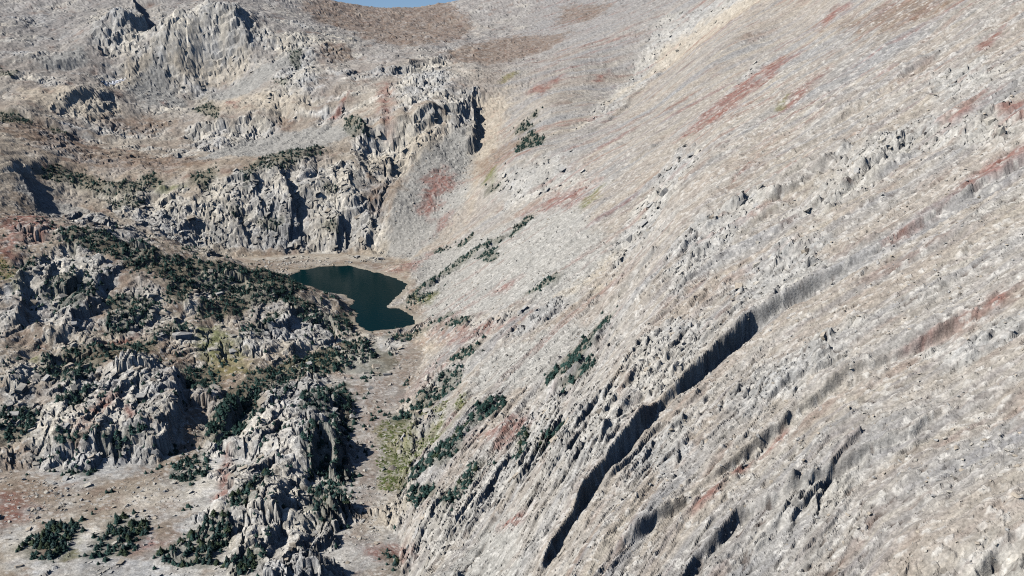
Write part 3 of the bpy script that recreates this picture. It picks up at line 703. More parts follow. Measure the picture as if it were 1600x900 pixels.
    # stray tundra and turf in the dips
    tf = sstep(0.12, 0.5, fbm(sx / 24, sy / 13, 4, 85, 0.6))[:, None] * (1 - R) * (1 - T)
    c = mix(c, V(.20, .13, .10), tf * 0.7 * (1 - 0.35 * S))
    c = mix(c, V(.085, .09, .06), veg[:, None] * 0.55)
    # pale and dark stones
    c = c * (1 + (0.40 * r3[:, None] - 0.20) * np.clip((1200 - y) / 500, 0.25, 1)[:, None]) * (1 + 0.25 * n3)
    c = mix(c, V(.46, .44, .40), (sstep(0.80, 0.9, r3) * sstep(0.05, 0.2, e3) * np.clip((1150 - y) / 400, 0.15, 1))[:, None] * 0.7 * (1 - veg[:, None]))
    grit = noise(x / 0.83, y / 0.83, 230)[:, None] + 0.8 * noise(x / 0.47 + 3, y / 0.47, 231)[:, None]
    c = c * (1 + 0.26 * grit)
    c = mix(c, V(.31, .27, .21), (sstep(-9, -1, lk) * (lk < 0))[:, None] * 0.6)
    c = mix(c, V(.05, .06, .05), (lk > 0)[:, None] * 0.8)
    return z, np.clip(c, 0.01, 0.8), rock, talus, veg, slope

# ------------------------------------------------------------------ materials
def new_mat(name):
    m = bpy.data.materials.new(name)
    m.use_nodes = True
    nt = m.node_tree
    return m, nt, nt.nodes["Principled BSDF"]

def land_material():
    m, nt, b = new_mat("stony_ground")
    N = nt.nodes.new; L = nt.links.new
    at = N("ShaderNodeAttribute"); at.attribute_name = "Col"
    tc = N("ShaderNodeNewGeometry")
    no = N("ShaderNodeTexNoise"); no.inputs["Scale"].default_value = 1.1; no.inputs["Detail"].default_value = 5; no.inputs["Roughness"].default_value = 0.65
    L(tc.outputs["Position"], no.inputs["Vector"])
    mr = N("ShaderNodeMapRange"); mr.inputs[1].default_value = 0.3; mr.inputs[2].default_value = 0.7; mr.inputs[3].default_value = 0.72; mr.inputs[4].default_value = 1.28
    L(no.outputs["Fac"], mr.inputs[0])
    mx = N("ShaderNodeVectorMath"); mx.operation = 'SCALE'
    L(at.outputs["Color"], mx.inputs[0]); L(mr.outputs[0], mx.inputs["Scale"])
    L(mx.outputs[0], b.inputs["Base Color"])
    bp = N("ShaderNodeBump"); bp.inputs["Strength"].default_value = 0.7; bp.inputs["Distance"].default_value = 0.5
    L(no.outputs["Fac"], bp.inputs["Height"]); L(bp.outputs[0], b.inputs["Normal"])
    b.inputs["Roughness"].default_value = 0.95
    b.inputs["Specular IOR Level"].default_value = 0.15
    return m
M_LAND = land_material()

def water_material():
    m, nt, b = new_mat("deep_lake_water")
    N = nt.nodes.new; L = nt.links.new
    b.inputs["Base Color"].default_value = (0.0020, 0.015, 0.0175, 1)
    b.inputs["Roughness"].default_value = 0.12
    b.inputs["IOR"].default_value = 1.33
    b.inputs["Specular IOR Level"].default_value = 0.03
    tc = N("ShaderNodeNewGeometry")
    no = N("ShaderNodeTexNoise"); no.inputs["Scale"].default_value = 0.35; no.inputs["Detail"].default_value = 4
    L(tc.outputs["Position"], no.inputs["Vector"])
    bp = N("ShaderNodeBump"); bp.inputs["Strength"].default_value = 0.25; bp.inputs["Distance"].default_value = 0.4
    L(no.outputs["Fac"], bp.inputs["Height"]); L(bp.outputs[0], b.inputs["Normal"])
    return m

# ------------------------------------------------------------------ the land itself: one surface, finest where the photograph looks, cut into its landforms
def _axis(parts):
    out = []
    for a, b_, st in parts:
        out.append(np.arange(a, b_, st))
    return np.concatenate(out)
QUAL = 1.0
_R_FAR = _axis([(370, 450, 0.62), (450, 800, 0.95), (800, 1110, 1.15), (1110, 1700, 2.2), (1700, 2300, 7.0), (2300, 3201, 40.0)])
_A_ALL = _axis([(-78, -34, 1.6), (-34, -32, 0.4), (-32, -6, 0.086), (-6, 32, 0.086), (32, 34, 0.4), (34, 80, 1.6)])
_A_EAST = np.array([a_ for a_ in _A_ALL if a_ > -6.01]); _A_WEST = np.array([a_ for a_ in _A_ALL if a_ < -5.92])
PATCHES = [(_A_ALL, _R_FAR), (_A_EAST, np.r_[_axis([(40, 170, 5.0)]), np.linspace(170, 370, 501)]), (_A_WEST, np.linspace(40, 370, 120))]
_xs, _ys, _qs, _cx, _cy, _off = [], [], [], [], [], 0
for a_, r_ in PATCHES:
    A, Rr = np.meshgrid(np.radians(a_), r_, indexing='ij')
    X_ = (Rr * np.sin(A)); Y_ = (Rr * np.cos(A)); n_ = len(r_)
    i_ = np.arange(len(a_) - 1)[:, None] * n_ + np.arange(n_ - 1)[None]
    _qs.append(np.stack([i_, i_ + 1, i_ + n_ + 1, i_ + n_], -1).reshape(-1, 4)[:, ::-1] + _off)
    _xs.append(X_.ravel()); _ys.append(Y_.ravel()); _off += X_.size
    _cx.append((0.25 * (X_[:-1, :-1] + X_[1:, :-1] + X_[:-1, 1:] + X_[1:, 1:])).ravel()); _cy.append((0.25 * (Y_[:-1, :-1] + Y_[1:, :-1] + Y_[:-1, 1:] + Y_[1:, 1:])).ravel())
LX = np.concatenate(_xs).astype(F32); LY = np.concatenate(_ys).astype(F32); QUADS = np.concatenate(_qs)
cxm = np.concatenate(_cx).astype(F32); cym = np.concatenate(_cy).astype(F32)
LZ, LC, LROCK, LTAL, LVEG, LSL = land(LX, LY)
print("LAND", len(LX), len(QUADS))

REGIONS = [   # name, label, outline in the photograph
    ("cliff", "pale fractured rock cliff rising straight behind the lake", [(300, 285), (390, 262), (450, 247), (540, 250), (600, 280), (612, 330), (598, 385), (520, 402), (450, 402), (390, 400), (330, 392), (285, 350)]),
    ("cliff", "broad grey rock buttress at the top beside the dark cleft", [(243, 15), (320, 2), (385, 12), (408, 60), (388, 112), (330, 137), (270, 137), (243, 80)]),
    ("cliff", "cream rock band above the cliff, left of the scree gully", [(548, 215), (620, 192), (694, 176), (694, 218), (640, 262), (602, 282), (560, 255)]),
    ("rock_knob", "big rounded grey knob on the left below the dark ridge", [(30, 410), (100, 378), (170, 396), (184, 430), (150, 492), (120, 518), (60, 508), (28, 460)]),
    ("rock_knob", "lower left rock knob above the sandy flat", [(130, 578), (230, 553), (278, 573), (282, 640), (238, 738), (160, 772), (60, 768), (22, 720), (58, 640)]),
    ("rock_knob", "large streaked rock knob beside the gully, shaded on its right", [(390, 638), (440, 588), (530, 583), (560, 690), (565, 800), (555, 925), (400, 940), (315, 925), (272, 770), (298, 720)]),
    ("rock_knob", "low pale knob just below the lake's left bank", [(372, 520), (500, 478), (537, 498), (547, 530), (500, 550), (400, 567), (348, 550)]),
    ("talus_fan", "grey scree fan spilling from the dark cleft at the top left", TALUS_PX[0]),
]
RID = np.where(slope_mask(cxm, cym) > 0.5, 1, 0)
_rw = fbm(cxm / 14, cym / 14, 3, 40) * 8
for k, (_, _, px) in enumerate(REGIONS):
    P = world_poly(px)
    lo = P.min(0) - 12; hi = P.max(0) + 12
    m = np.nonzero((cxm > lo[0]) & (cxm < hi[0]) & (cym > lo[1]) & (cym < hi[1]))[0]
    RID[m[poly_sd(cxm[m], cym[m], P) + _rw[m] > 0]] = k + 2
def mesh_from(name, verts, faces, mat, cols=None):
    me = bpy.data.meshes.new(name)
    k = faces.shape[1]
    me.vertices.add(len(verts)); me.vertices.foreach_set("co", np.ascontiguousarray(verts, F32).ravel())
    me.loops.add(faces.size); me.loops.foreach_set("vertex_index", np.ascontiguousarray(faces, np.int32).ravel())
    me.polygons.add(len(faces)); me.polygons.foreach_set("loop_start", np.arange(0, faces.size, k, dtype=np.int32))
    if cols is not None:
        a = me.color_attributes.new("Col", 'FLOAT_COLOR', 'POINT')
        a.data.foreach_set("color", np.c_[cols, np.ones(len(cols))].astype(F32).ravel())
    me.materials.append(mat)
    me.update(calc_edges=True)
    me.shade_flat()
    return me

def add(name, me, label=None, cat=None, group=None, kind=None, parent=None):
    o = bpy.data.objects.new(name, me); COL.objects.link(o)
    if label: o["label"] = label
    if cat: o["category"] = cat
    if group: o["group"] = group
    if kind: o["kind"] = kind
    if parent: o.parent = parent
    return o

def sub_mesh(name, faces, mat, dz=0.0, cols=LC):
    idx, inv = np.unique(faces, return_inverse=True)
    V = np.c_[LX[idx], LY[idx], LZ[idx] + dz]
    return mesh_from(name, V, inv.reshape(faces.shape), mat, cols[idx] if cols is not None else None)

FORMS = {}
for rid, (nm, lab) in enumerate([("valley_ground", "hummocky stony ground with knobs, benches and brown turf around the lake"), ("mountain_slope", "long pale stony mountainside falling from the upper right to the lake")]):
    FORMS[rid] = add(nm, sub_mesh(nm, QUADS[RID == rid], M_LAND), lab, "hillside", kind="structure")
    if rid == 1:
        me_ = FORMS[1].data
        nz_ = np.empty(len(me_.polygons) * 3, F32); me_.polygons.foreach_get("normal", nz_)
        me_.polygons.foreach_set("use_smooth", (np.abs(nz_.reshape(-1, 3)[:, 2]) < 0.70))
for k, (nm, lab, px) in enumerate(REGIONS):
    FORMS[k + 2] = add(nm, sub_mesh(nm, QUADS[RID == k + 2], M_LAND), lab, {"cliff": "cliff", "rock_knob": "rock knob", "talus_fan": "scree"}[nm], kind="structure")

# lake
_c = LAKE.mean(0)
_lo, _hi = LAKE.min(0) - 12, LAKE.max(0) + 12
_m = poly_sd(cxm, cym, LAKE) > -9
_idx, _inv = np.unique(QUADS[_m], return_inverse=True)
_lv = np.c_[LX[_idx], LY[_idx], np.zeros(len(_idx))]
add("lake", mesh_from("lake", _lv, _inv.reshape(-1, 4), water_material()), "dark teal mountain lake below the pale cliff", "lake", kind="structure")

#THINGS#
# ------------------------------------------------------------------ spruces
def simple_mat(name, rgb, rough=0.9, var=0.25, scale=0.6):
    m, nt, b = new_mat(name)
    N = nt.nodes.new; L = nt.links.new
    g = N("ShaderNodeNewGeometry")
    no = N("ShaderNodeTexNoise"); no.inputs["Scale"].default_value = scale; no.inputs["Detail"].default_value = 4
    L(g.outputs["Position"], no.inputs["Vector"])
    mr = N("ShaderNodeMapRange"); mr.inputs[1].default_value = 0.3; mr.inputs[2].default_value = 0.7; mr.inputs[3].default_value = 1 - var; mr.inputs[4].default_value = 1 + var
    L(no.outputs["Fac"], mr.inputs[0])
    mx = N("ShaderNodeVectorMath"); mx.operation = 'SCALE'; mx.inputs[0].default_value = rgb
    L(mr.outputs[0], mx.inputs["Scale"]); L(mx.outputs[0], b.inputs["Base Color"])
    b.inputs["Roughness"].default_value = rough
    b.inputs["Specular IOR Level"].default_value = 0.2
    return m
M_NEEDLE = simple_mat("spruce_needles", (0.026, 0.056, 0.047), 0.9, 0.5, 0.12)
M_BARK = simple_mat("grey_bark", (0.12, 0.095, 0.08))
M_SCRUB = simple_mat("willow_leaves", (0.085, 0.105, 0.034), 0.9, 0.4, 0.15)
M_SNOW = simple_mat("old_snow", (0.80, 0.81, 0.83), 0.6, 0.06, 0.3)

def crown_arrays(seed, tiers, per, spread):
    """unit-height crown: drooping branch blades in whorls round a thin core; triangles only"""
    r = random.Random(seed); V = []; Fc = []
    n = 6
    V.append((0, 0, 1.0)); 
    for k in range(n):
        a = 2 * math.pi * k / n
        V.append((math.cos(a) * spread * 0.42, math.sin(a) * spread * 0.42, 0.10))
    for k in range(n):
        Fc.append((0, 1 + k, 1 + (k + 1) % n))
    for t in range(tiers):
        f = t / (tiers - 1.0)
        z = 0.13 + 0.74 * f
        R = spread * (1 - f) ** 0.8 * (0.85 + 0.3 * r.random()) + 0.035
        o = r.random() * 6.28
        for k in range(per):
            a = o + 2 * math.pi * (k + r.uniform(-0.25, 0.25)) / per
            L = R * r.uniform(0.6, 1.25); w = 0.5 * L * math.sin(math.pi / per) * 1.5 + 0.01
            ca, sa = math.cos(a), math.sin(a); zz = z + r.uniform(-0.03, 0.03)
            i = len(V)
            V += [(ca * 0.02, sa * 0.02, zz + 0.09), (ca * L * 0.6 - sa * w, sa * L * 0.6 + ca * w, zz - 0.01), (ca * L, sa * L, zz - 0.07 + r.uniform(-0.02, 0.03)), (ca * L * 0.6 + sa * w, sa * L * 0.6 - ca * w, zz - 0.01)]
            Fc += [(i, i + 1, i + 2), (i, i + 2, i + 3)]
    return np.array(V), np.array(Fc)

def trunk_mesh(name):
    V = []; Fc = []
    for z, rr in ((-0.06, 0.05), (0.2, 0.035), (0.9, 0.008)):
        for k in range(6):
            a = k * math.pi / 3
            V.append((rr * math.cos(a), rr * math.sin(a), z))
    for j in range(2):
        for k in range(6):
            Fc.append((j * 6 + k, j * 6 + (k + 1) % 6, j * 6 + 6 + (k + 1) % 6, j * 6 + 6 + k))
    return mesh_from(name, np.array(V), np.array(Fc), M_BARK)

CROWNS_FINE = [crown_arrays(s_, 8, 8, 0.28 + 0.05 * (s_ % 3)) for s_ in range(6)]
CROWNS_RUFF = [crown_arrays(20 + s_, 5, 6, 0.32 + 0.05 * (s_ % 3)) for s_ in range(6)]
M_NEEDLES = [M_NEEDLE, simple_mat("blue_spruce_needles", (0.034, 0.062, 0.058), 0.9, 0.4, 0.3), simple_mat("olive_spruce_needles", (0.042, 0.060, 0.034), 0.9, 0.4, 0.3)]
CROWN_ME = [mesh_from("crown", v, f, M_NEEDLES[k % 3]) for k, (v, f) in enumerate(CROWNS_FINE)]
TRUNK_ME = trunk_mesh("trunk")

def scatter_in(P, spacing):
    lo, hi = P.min(0), P.max(0)
    n = int(np.prod(hi - lo) / (spacing * spacing)) + 4
    pts = lo + RNG.random((n, 2)) * (hi - lo)
    rag = fbm(pts[:, 0] / 9, pts[:, 1] / 9, 3, 140)
    gap = fbm(pts[:, 0] / 4.5, pts[:, 1] / 7.0, 3, 147)
    sd = poly_sd(pts[:, 0], pts[:, 1], P) + rag * 7.0
    return pts[(sd > 0.0) & (gap > -0.08)]

TREES = []          # x, y, height, stand
for si, (px, sp_, h_, where) in enumerate(STANDS):
    P = LAYERS["veg"][si]
    pts = scatter_in(P, sp_ * 0.50)
    for x_, y_ in pts:
        TREES.append((x_, y_, h_ * 0.56 * RNG.uniform(0.35, 1.2), si))
# strays round the stands and on the knobs
for si, (px, sp_, h_, where) in enumerate(STANDS):
    P = LAYERS["veg"][si]; c_ = P.mean(0)
    for k in range(5):
        p_ = P[RNG.integers(len(P))] + RNG.normal(0, 5, 2)
        TREES.append((p_[0], p_[1], h_ * RNG.uniform(0.25, 0.6), si))
_n0 = len(TREES)
_n = 16000
_p = np.c_[RNG.uniform(-420, 60, _n), RNG.uniform(400, 800, _n)]
_g = fbm(_p[:, 0] / 16, _p[:, 1] / 16, 3, 180) + 0.6 * fbm(_p[:, 0] / 5, _p[:, 1] / 7, 2, 185)
_keep = (_g > 0.25) & (slope_mask(_p[:, 0], _p[:, 1]) < 0.4) & ((_p[:, 1] > 495) | (_p[:, 0] > -130) | (_g > 0.5))
for x_, y_ in _p[_keep]:
    TREES.append((x_, y_, RNG.uniform(1.2, 3.2), -1))
print("strays", len(TREES) - _n0)
TREES = np.array(TREES)
_tz = land(TREES[:, 0], TREES[:, 1], False)
_lk = poly_sd(TREES[:, 0].astype(F32), TREES[:, 1].astype(F32), LAKE)
_ok = (_lk < -4) & (_tz > 0.3) | (TREES[:, 1] < 640)
TREES, _tz = TREES[_ok], _tz[_ok]

def seen(x, y, z):
    """is the point in the picture and in plain sight (line of sight over the 4 m ground)"""
    X = np.asarray(x); Y = np.asarray(y); Z = np.asarray(z)
    f = Y * CP - (Z - CAM_Z) * SP; up = Y * SP + (Z - CAM_Z) * CP
    u = 800 + FPX * X / f; v = 450 - FPX * up / f
    ok = (u > 3) & (u < 1597) & (v > 3) & (v < 897)
    for t in np.linspace(0.55, 0.985, 60):
        ok &= ground(X * t, Y * t) < CAM_Z + (Z - CAM_Z) * t + 0.5
    return ok, u, v

_see, _u, _v = seen(TREES[:, 0], TREES[:, 1], _tz + TREES[:, 2])
_big = np.where(_see & (TREES[:, 3] >= 0), TREES[:, 2] / np.hypot(TREES[:, 0], TREES[:, 1]), 0)
_order = np.argsort(-_big)
_pick = set(_order[:300].tolist())
def joined(items, shapes, mat, name):
    """items: index of shape, location, scale (3), yaw"""
    VV = []; FF = []; off = 0
    for si, loc, sc, yaw in items:
        v, f = shapes[si]
        c_, s_ = math.cos(yaw), math.sin(yaw)
        w = v * np.asarray(sc)
        VV.append(np.c_[w[:, 0] * c_ - w[:, 1] * s_, w[:, 0] * s_ + w[:, 1] * c_, w[:, 2]] + loc)
        FF.append(f + off); off += len(v)
    return mesh_from(name, np.concatenate(VV), np.concatenate(FF), mat)
_rest = []
_span = {}
for si in set(int(k) for k in TREES[:, 3]):
    w_ = STANDS[si][3]
    same = np.array([STANDS[int(k)][3] == w_ for k in TREES[:, 3]]) & _see
    _span[si] = np.quantile(_u[same], [0.33, 0.67]) if same.any() else (0, 0)
for i, (x_, y_, h_, si) in enumerate(TREES):
    wide = RNG.uniform(0.95, 1.6); yaw = RNG.random() * 6.28
    if i in _pick:
        where = STANDS[int(si)][3]
        e = bpy.data.objects.new("dwarf_spruce", None); COL.objects.link(e)
        e.location = (x_, y_, _tz[i] - 0.25); e.rotation_euler = (RNG.normal(0, 0.05), RNG.normal(0, 0.05), yaw); e.scale = (h_ * wide, h_ * wide, h_)
        us = _span[int(si)]
        side = "left" if _u[i] < us[0] else ("right" if _u[i] > us[1] else "middle")
        if where.startswith("in the "):
            tell = {"left": "at the left end of ", "right": "at the right end of ", "middle": "in the middle of "}[side] + where[3:]
        else:
            tell = where + {"left": ", left part", "right": ", right part", "middle": ", middle part"}[side]
        e["label"] = "dwarf spruce " + tell; e["category"] = "tree"; e["group"] = "dwarf spruces " + tell
        add("trunk", TRUNK_ME, parent=e); add("crown", CROWN_ME[i % 6], parent=e)
    else:
        _rest.append((i % 6, (x_, y_, _tz[i] - 0.25), (h_ * wide, h_ * wide, h_), yaw))
print("TREES", len(TREES), "seen", int(_see.sum()))
add("spruce_thicket", joined(_rest, CROWNS_RUFF, M_NEEDLE, "spruce_thicket"), "dark green low spruce thickets spread over the knobs and ledges", "thicket", kind="stuff")

# ------------------------------------------------------------------ boulders and loose stones
import bmesh
def hull_arrays(seed, n=13, flat=0.7):
    r = random.Random(seed); bm = bmesh.new()
    for _ in range(n):
        while True:
            p = Vector((r.uniform(-1, 1), r.uniform(-1, 1), r.uniform(-1, 1)))
            if 0.55 < p.length < 1.05: break
        bm.verts.new((p.x, p.y * r.uniform(0.7, 1), p.z * flat))
    bmesh.ops.convex_hull(bm, input=bm.verts)
    for v in [v for v in bm.verts if not v.link_faces]:
        bm.verts.remove(v)
    bmesh.ops.triangulate(bm, faces=bm.faces)
    bm.verts.index_update()
    V = np.array([v.co[:] for v in bm.verts]); Fc = np.array([[v.index for v in f.verts] for f in bm.faces])
    bm.free()
    return V, Fc
def boulder_mat(name, rgb):
    return simple_mat(name, rgb, 0.95, 0.22, 0.9)
M_STONE = [boulder_mat("pale_granite", (0.42, 0.39, 0.335)), boulder_mat("grey_granite", (0.34, 0.33, 0.31)), boulder_mat("buff_granite", (0.38, 0.33, 0.265))]
HULLS = [hull_arrays(100 + k, 14, 0.75) for k in range(12)]
SLABS = [hull_arrays(200 + k, 9, 0.6) for k in range(8)]
HULL_ME = [mesh_from("boulder", v, f, M_STONE[k % 3]) for k, (v, f) in enumerate(HULLS)]

STONES = []       # outline of a field, stones per 100 m2, size range, how to tell the field
FIELDS = [
    ([(0, 760), (60, 770), (160, 775), (260, 740), (290, 680), (320, 650), (330, 700), (280, 800), (230, 850), (150, 840), (80, 850), (0, 880)], 10, 0.3, 1.7, "on the sandy flat below the lower left knob"),
    ([(40, 800), (100, 790), (110, 840), (50, 845)], 22, 0.4, 1.8, "in the dense pile on the sandy flat"),
    ([(20, 720), (60, 760), (120, 775), (110, 790), (50, 785), (10, 760)], 8, 0.5, 1.9, "at the foot of the lower left knob"),
    ([(550, 780), (600, 760), (590, 900), (555, 900)], 14, 0.4, 1.6, "in the lower gully beside the large streaked knob"),
    ([(300, 395), (600, 385), (600, 412), (480, 416), (400, 412)], 14, 0.5, 2.4, "at the foot of the cliff behind the lake"),
    ([(640, 400), (720, 380), (900, 310), (960, 400), (900, 470), (700, 500), (660, 500)], 2.6, 0.4, 1.7, "on the scree above the lake's right shore"),
    ([(610, 330), (650, 240), (740, 190), (740, 300), (650, 400), (590, 400)], 2.0, 0.5, 2.0, "on the scree right of the cliff behind the lake"),
    ([(195, 132), (238, 72), (262, 120), (292, 165), (230, 168)], 1.6, 0.7, 2.2, "on the grey scree fan at the top left"),
    ([(735, 570), (850, 520), (960, 480), (940, 500), (850, 600), (740, 640), (690, 620)], 4.0, 0.35, 1.4, "on the scree in the middle of the mountainside"),
    ([(690, 900), (760, 820), (830, 780), (800, 900)], 6, 0.3, 1.0, "on the scree at the bottom centre"),
    ([(1200, 900), (1260, 800), (1400, 720), (1600, 600), (1610, 900)], 12, 0.22, 1.15, "on the pale slope at the lower right corner"),
    ([(900, 900), (1020, 700), (1170, 530), (1480, 330), (1600, 260), (1600, 450), (1310, 600), (1066, 800), (960, 900)], 8, 0.22, 1.2, "between the great ribs of the mountainside"),
    ([(1000, 660), (1170, 510), (1480, 310), (1600, 240), (1600, 60), (1300, 250), (1050, 450), (950, 600)], 5, 0.25, 1.3, "on the slope above the highest great rib"),
    ([(1060, 900), (1200, 700), (1310, 615), (1600, 470), (1600, 590), (1350, 715), (1150, 830)], 9, 0.22, 1.1, "below the second great rib of the mountainside"),
    ([(340, 590), (420, 560), (540, 545), (500, 580), (400, 620)], 3.5, 0.4, 1.5, "on the buff ground behind the large streaked knob"),
    ([(0, 520), (200, 510), (260, 540), (120, 560), (0, 560)], 3.5, 0.4, 1.6, "on the buff ground below the big rounded knob"),
    ([(620, 530), (700, 560), (680, 640), (610, 640)], 3, 0.4, 1.5, "at the gully head below the lake"),
    ([(0, 330), (100, 320), (240, 380), (150, 345), (0, 345)], 1.5, 0.6, 1.8, "in the hollow behind the dark ridge"),
    ([(640, 640), (800, 560), (900, 620), (760, 780), (640, 860), (600, 780)], 2.2, 0.35, 1.4, "on the broken slope right of the gully"),
]
SINGLE = [   # u, v, half-size across / along / up in metres, hull, label
    (285, 528, (8.0, 6.0, 6.5), 1, "large pyramid boulder with a lit left face and dark right shadow"),
    (236, 772, (4.6, 2.6, 1.8), 2, "long flat pale slab lying on the sandy flat"),
    (38, 874, (2.6, 2.0, 1.6), 4, "pale rounded boulder on red soil at the lower left"),
    (1484, 772, (1.5, 1.1, 0.9), 0, "larger of two whitish blocks on the lower right slope"),
    (1514, 780, (1.35, 1.0, 0.8), 3, "smaller of two whitish blocks on the lower right slope"),
    (1585, 794, (2.0, 1.2, 0.8), 5, "flat whitish slab at the right edge of the lower slope"),
    (78, 808, (2.3, 1.9, 1.6), 6, "pale block beside the stone pile on the sandy flat"),
    (140, 778, (3.4, 1.8, 1.6), 7, "broken bar-shaped block below the lower left knob"),
    (138, 838, (1.9, 1.6, 1.4), 8, "pale block just above the first dark clump of spruces"),
    (672, 642, (9.0, 6.0, 2.6), 9, "broad cream slab above the bright green slope"),
    (570, 800, (2.4, 2.0, 2.0), 10, "pale block at the top of the lower gully"),
    (240, 590, (3.5, 3.0, 2.6), 11, "square block on the crown of the lower left knob"),
]
pos = []
for fi, (px, dens, a_, b_, where) in enumerate(FIELDS):
    P = world_poly(px)
    lo, hi = P.min(0), P.max(0)
    n = int(np.prod(hi - lo) / 100 * dens * 2.2)
    n = min(n, 14000)
    pts = lo + RNG.random((n, 2)) * (hi - lo)
    cl = fbm(pts[:, 0] / 12, pts[:, 1] / 12, 3, 170)
    ok = (poly_sd(pts[:, 0], pts[:, 1], P) > 0) & (cl + RNG.normal(0, 0.2, n) > -0.05)
    for x_, y_ in pts[ok]:
        s_ = a_ * (b_ / a_) ** (RNG.random() ** 2.6)
        pos.append((x_, y_, s_, fi))
pos = np.array(pos)
_pz = land(pos[:, 0], pos[:, 1], False)
_lk = poly_sd(pos[:, 0].astype(F32), pos[:, 1].astype(F32), LAKE)
_ok = _lk < -2
pos, _pz = pos[_ok], _pz[_ok]
_see, _u, _v = seen(pos[:, 0], pos[:, 1], _pz + pos[:, 2])
_big = np.where(_see, pos[:, 2] / np.hypot(pos[:, 0], pos[:, 1]), 0)
_pick = set(np.argsort(-_big)[:300 - len(SINGLE)].tolist())
_rest = [[], [], []]
_bspan = {fi: np.quantile(_u[(pos[:, 3] == fi) & _see], [0.33, 0.67]) if ((pos[:, 3] == fi) & _see).any() else (0, 0) for fi in range(len(FIELDS))}
for i, (x_, y_, s_, fi) in enumerate(pos):
    sc = (s_ * RNG.uniform(0.8, 1.35), s_ * RNG.uniform(0.7, 1.1), s_ * RNG.uniform(0.6, 1.0)); yaw = RNG.random() * 6.28
    z_ = _pz[i] + sc[2] * 0.18
    if i in _pick:
        where = FIELDS[int(fi)][4]
        us = _bspan[int(fi)]
        where += ", left part" if _u[i] < us[0] else (", right part" if _u[i] > us[1] else ", middle part")
        o = add("boulder", HULL_ME[i % 12], "loose angular boulder " + where, "boulder", "loose boulders " + where)
        o.location = (x_, y_, z_); o.rotation_euler = (RNG.normal(0, 0.25), RNG.normal(0, 0.25), yaw); o.scale = sc
    else:
        _rest[i % 3].append((i % 8, (x_, y_, z_), sc, yaw))
print("STONES", len(pos), "seen", int(_see.sum()))
_me = [joined(_rest[k], SLABS, M_STONE[k], "loose_stones") for k in range(3)]
# one mass of loose stones, three tints
_all = []
vs = [np.array([v.co[:] for v in m.vertices]) for m in _me]
_o = 0; FF = []; mi = []
for k, m in enumerate(_me):
    f = np.empty(len(m.polygons) * 3, np.int32); m.loops.foreach_get("vertex_index", f)
    FF.append(f.reshape(-1, 3) + _o); mi.append(np.full(len(m.polygons), k, np.int32)); _o += len(m.vertices)
ls = mesh_from("loose_stones", np.concatenate(vs), np.concatenate(FF), M_STONE[0])
ls.materials.append(M_STONE[1]); ls.materials.append(M_STONE[2])
ls.polygons.foreach_set("material_index", np.concatenate(mi))
for m in _me:
    bpy.data.meshes.remove(m)
add("loose_stones", ls, "loose pale stones strewn over the scree and flats", "scree", kind="stuff")
for u, v, sc, hi_, lab in SINGLE:
    p = cast(u, v, ground)
    z_ = float(land(np.array([p[0]]), np.array([p[1]]), False)[0])
    o = add("boulder", HULL_ME[hi_], lab, "boulder")
    o.location = (p[0], p[1], z_ + sc[2] * 0.1); o.scale = sc; o.rotation_euler = (0, 0, 0.4 * hi_)

# ------------------------------------------------------------------ jointed blocks that stand out of the bedrock: parts of the landform they belong to
def block_arrays(seed):
    r = random.Random(seed); bm = bmesh.new()
    for sx_ in (-1, 1):
        for sy_ in (-1, 1):
            for sz_ in (-1, 1):
                bm.verts.new((sx_ * r.uniform(0.55, 1.1), sy_ * r.uniform(0.55, 1.1), sz_ * r.uniform(0.6, 1.05)))
    bmesh.ops.convex_hull(bm, input=bm.verts)
    for v in [v for v in bm.verts if not v.link_faces]:
        bm.verts.remove(v)
    bmesh.ops.triangulate(bm, faces=bm.faces)
    bm.verts.index_update()
    V = np.array([v.co[:] for v in bm.verts]); Fc = np.array([[v.index for v in f.verts] for f in bm.faces])
    bm.free()
    return V, Fc
BLOCKS = [block_arrays(300 + k) for k in range(10)]
BLOCK_ME = [mesh_from("rock_block", v, f, M_STONE[(k + 1) % 3]) for k, (v, f) in enumerate(BLOCKS)]
_n = 60000
_th = RNG.uniform(-0.55, 0.55, _n); _rr = np.choose(RNG.integers(0, 20, _n) // 8, [RNG.uniform(380, 800, _n), RNG.uniform(170, 1500, _n), RNG.uniform(940, 1100, _n)])
_bx = _rr * np.sin(_th); _by = _rr * np.cos(_th)
_bz, _bc, _brock, _bt, _bv, _bs = land(_bx, _by)
_clus = fbm(_bx / 13, _by / 13, 3, 190)
_ok = (_brock > np.where(_by < 520, 0.7, 0.5)) & (_clus + RNG.normal(0, 0.2, _n) > np.where((_bs < 0.5) & (_by < 800), 0.30, 0.16)) & ~((_bs > 0.5) & (RNG.random(_n) < 0.25)) & (poly_sd(_bx.astype(F32), _by.astype(F32), LAKE) < -6)
_bx, _by, _bz, _bc, _bs, _rr = _bx[_ok], _by[_ok], _bz[_ok], _bc[_ok], _bs[_ok], _rr[_ok]
_bn = len(_bx)
_bsz = np.clip(_rr / 600, 0.45, 1.15) * 0.7 * 4.2 ** (RNG.random(_bn) ** 2.3)
_gx = lin(_GRADX, _bx, _by); _gy = lin(_GRADY, _bx, _by)
_brid = np.where(slope_mask(_bx, _by) > 0.5, 1, 0)
for k, (_, _, px) in enumerate(REGIONS):
    _brid[poly_sd(_bx, _by, world_poly(px)) > 0] = k + 2
_see, _u, _v = seen(_bx, _by, _bz + _bsz)
_bigb = np.where(_see, _bsz / _rr, 0)
_pick = set(np.argsort(-_bigb)[:300].tolist())
from mathutils import Euler, Matrix
_lists = {k: ([], [], [], 0) for k in FORMS}
_VV = {k: [] for k in FORMS}; _FF = {k: [] for k in FORMS}; _CC = {k: [] for k in FORMS}; _OO = {k: 0 for k in FORMS}
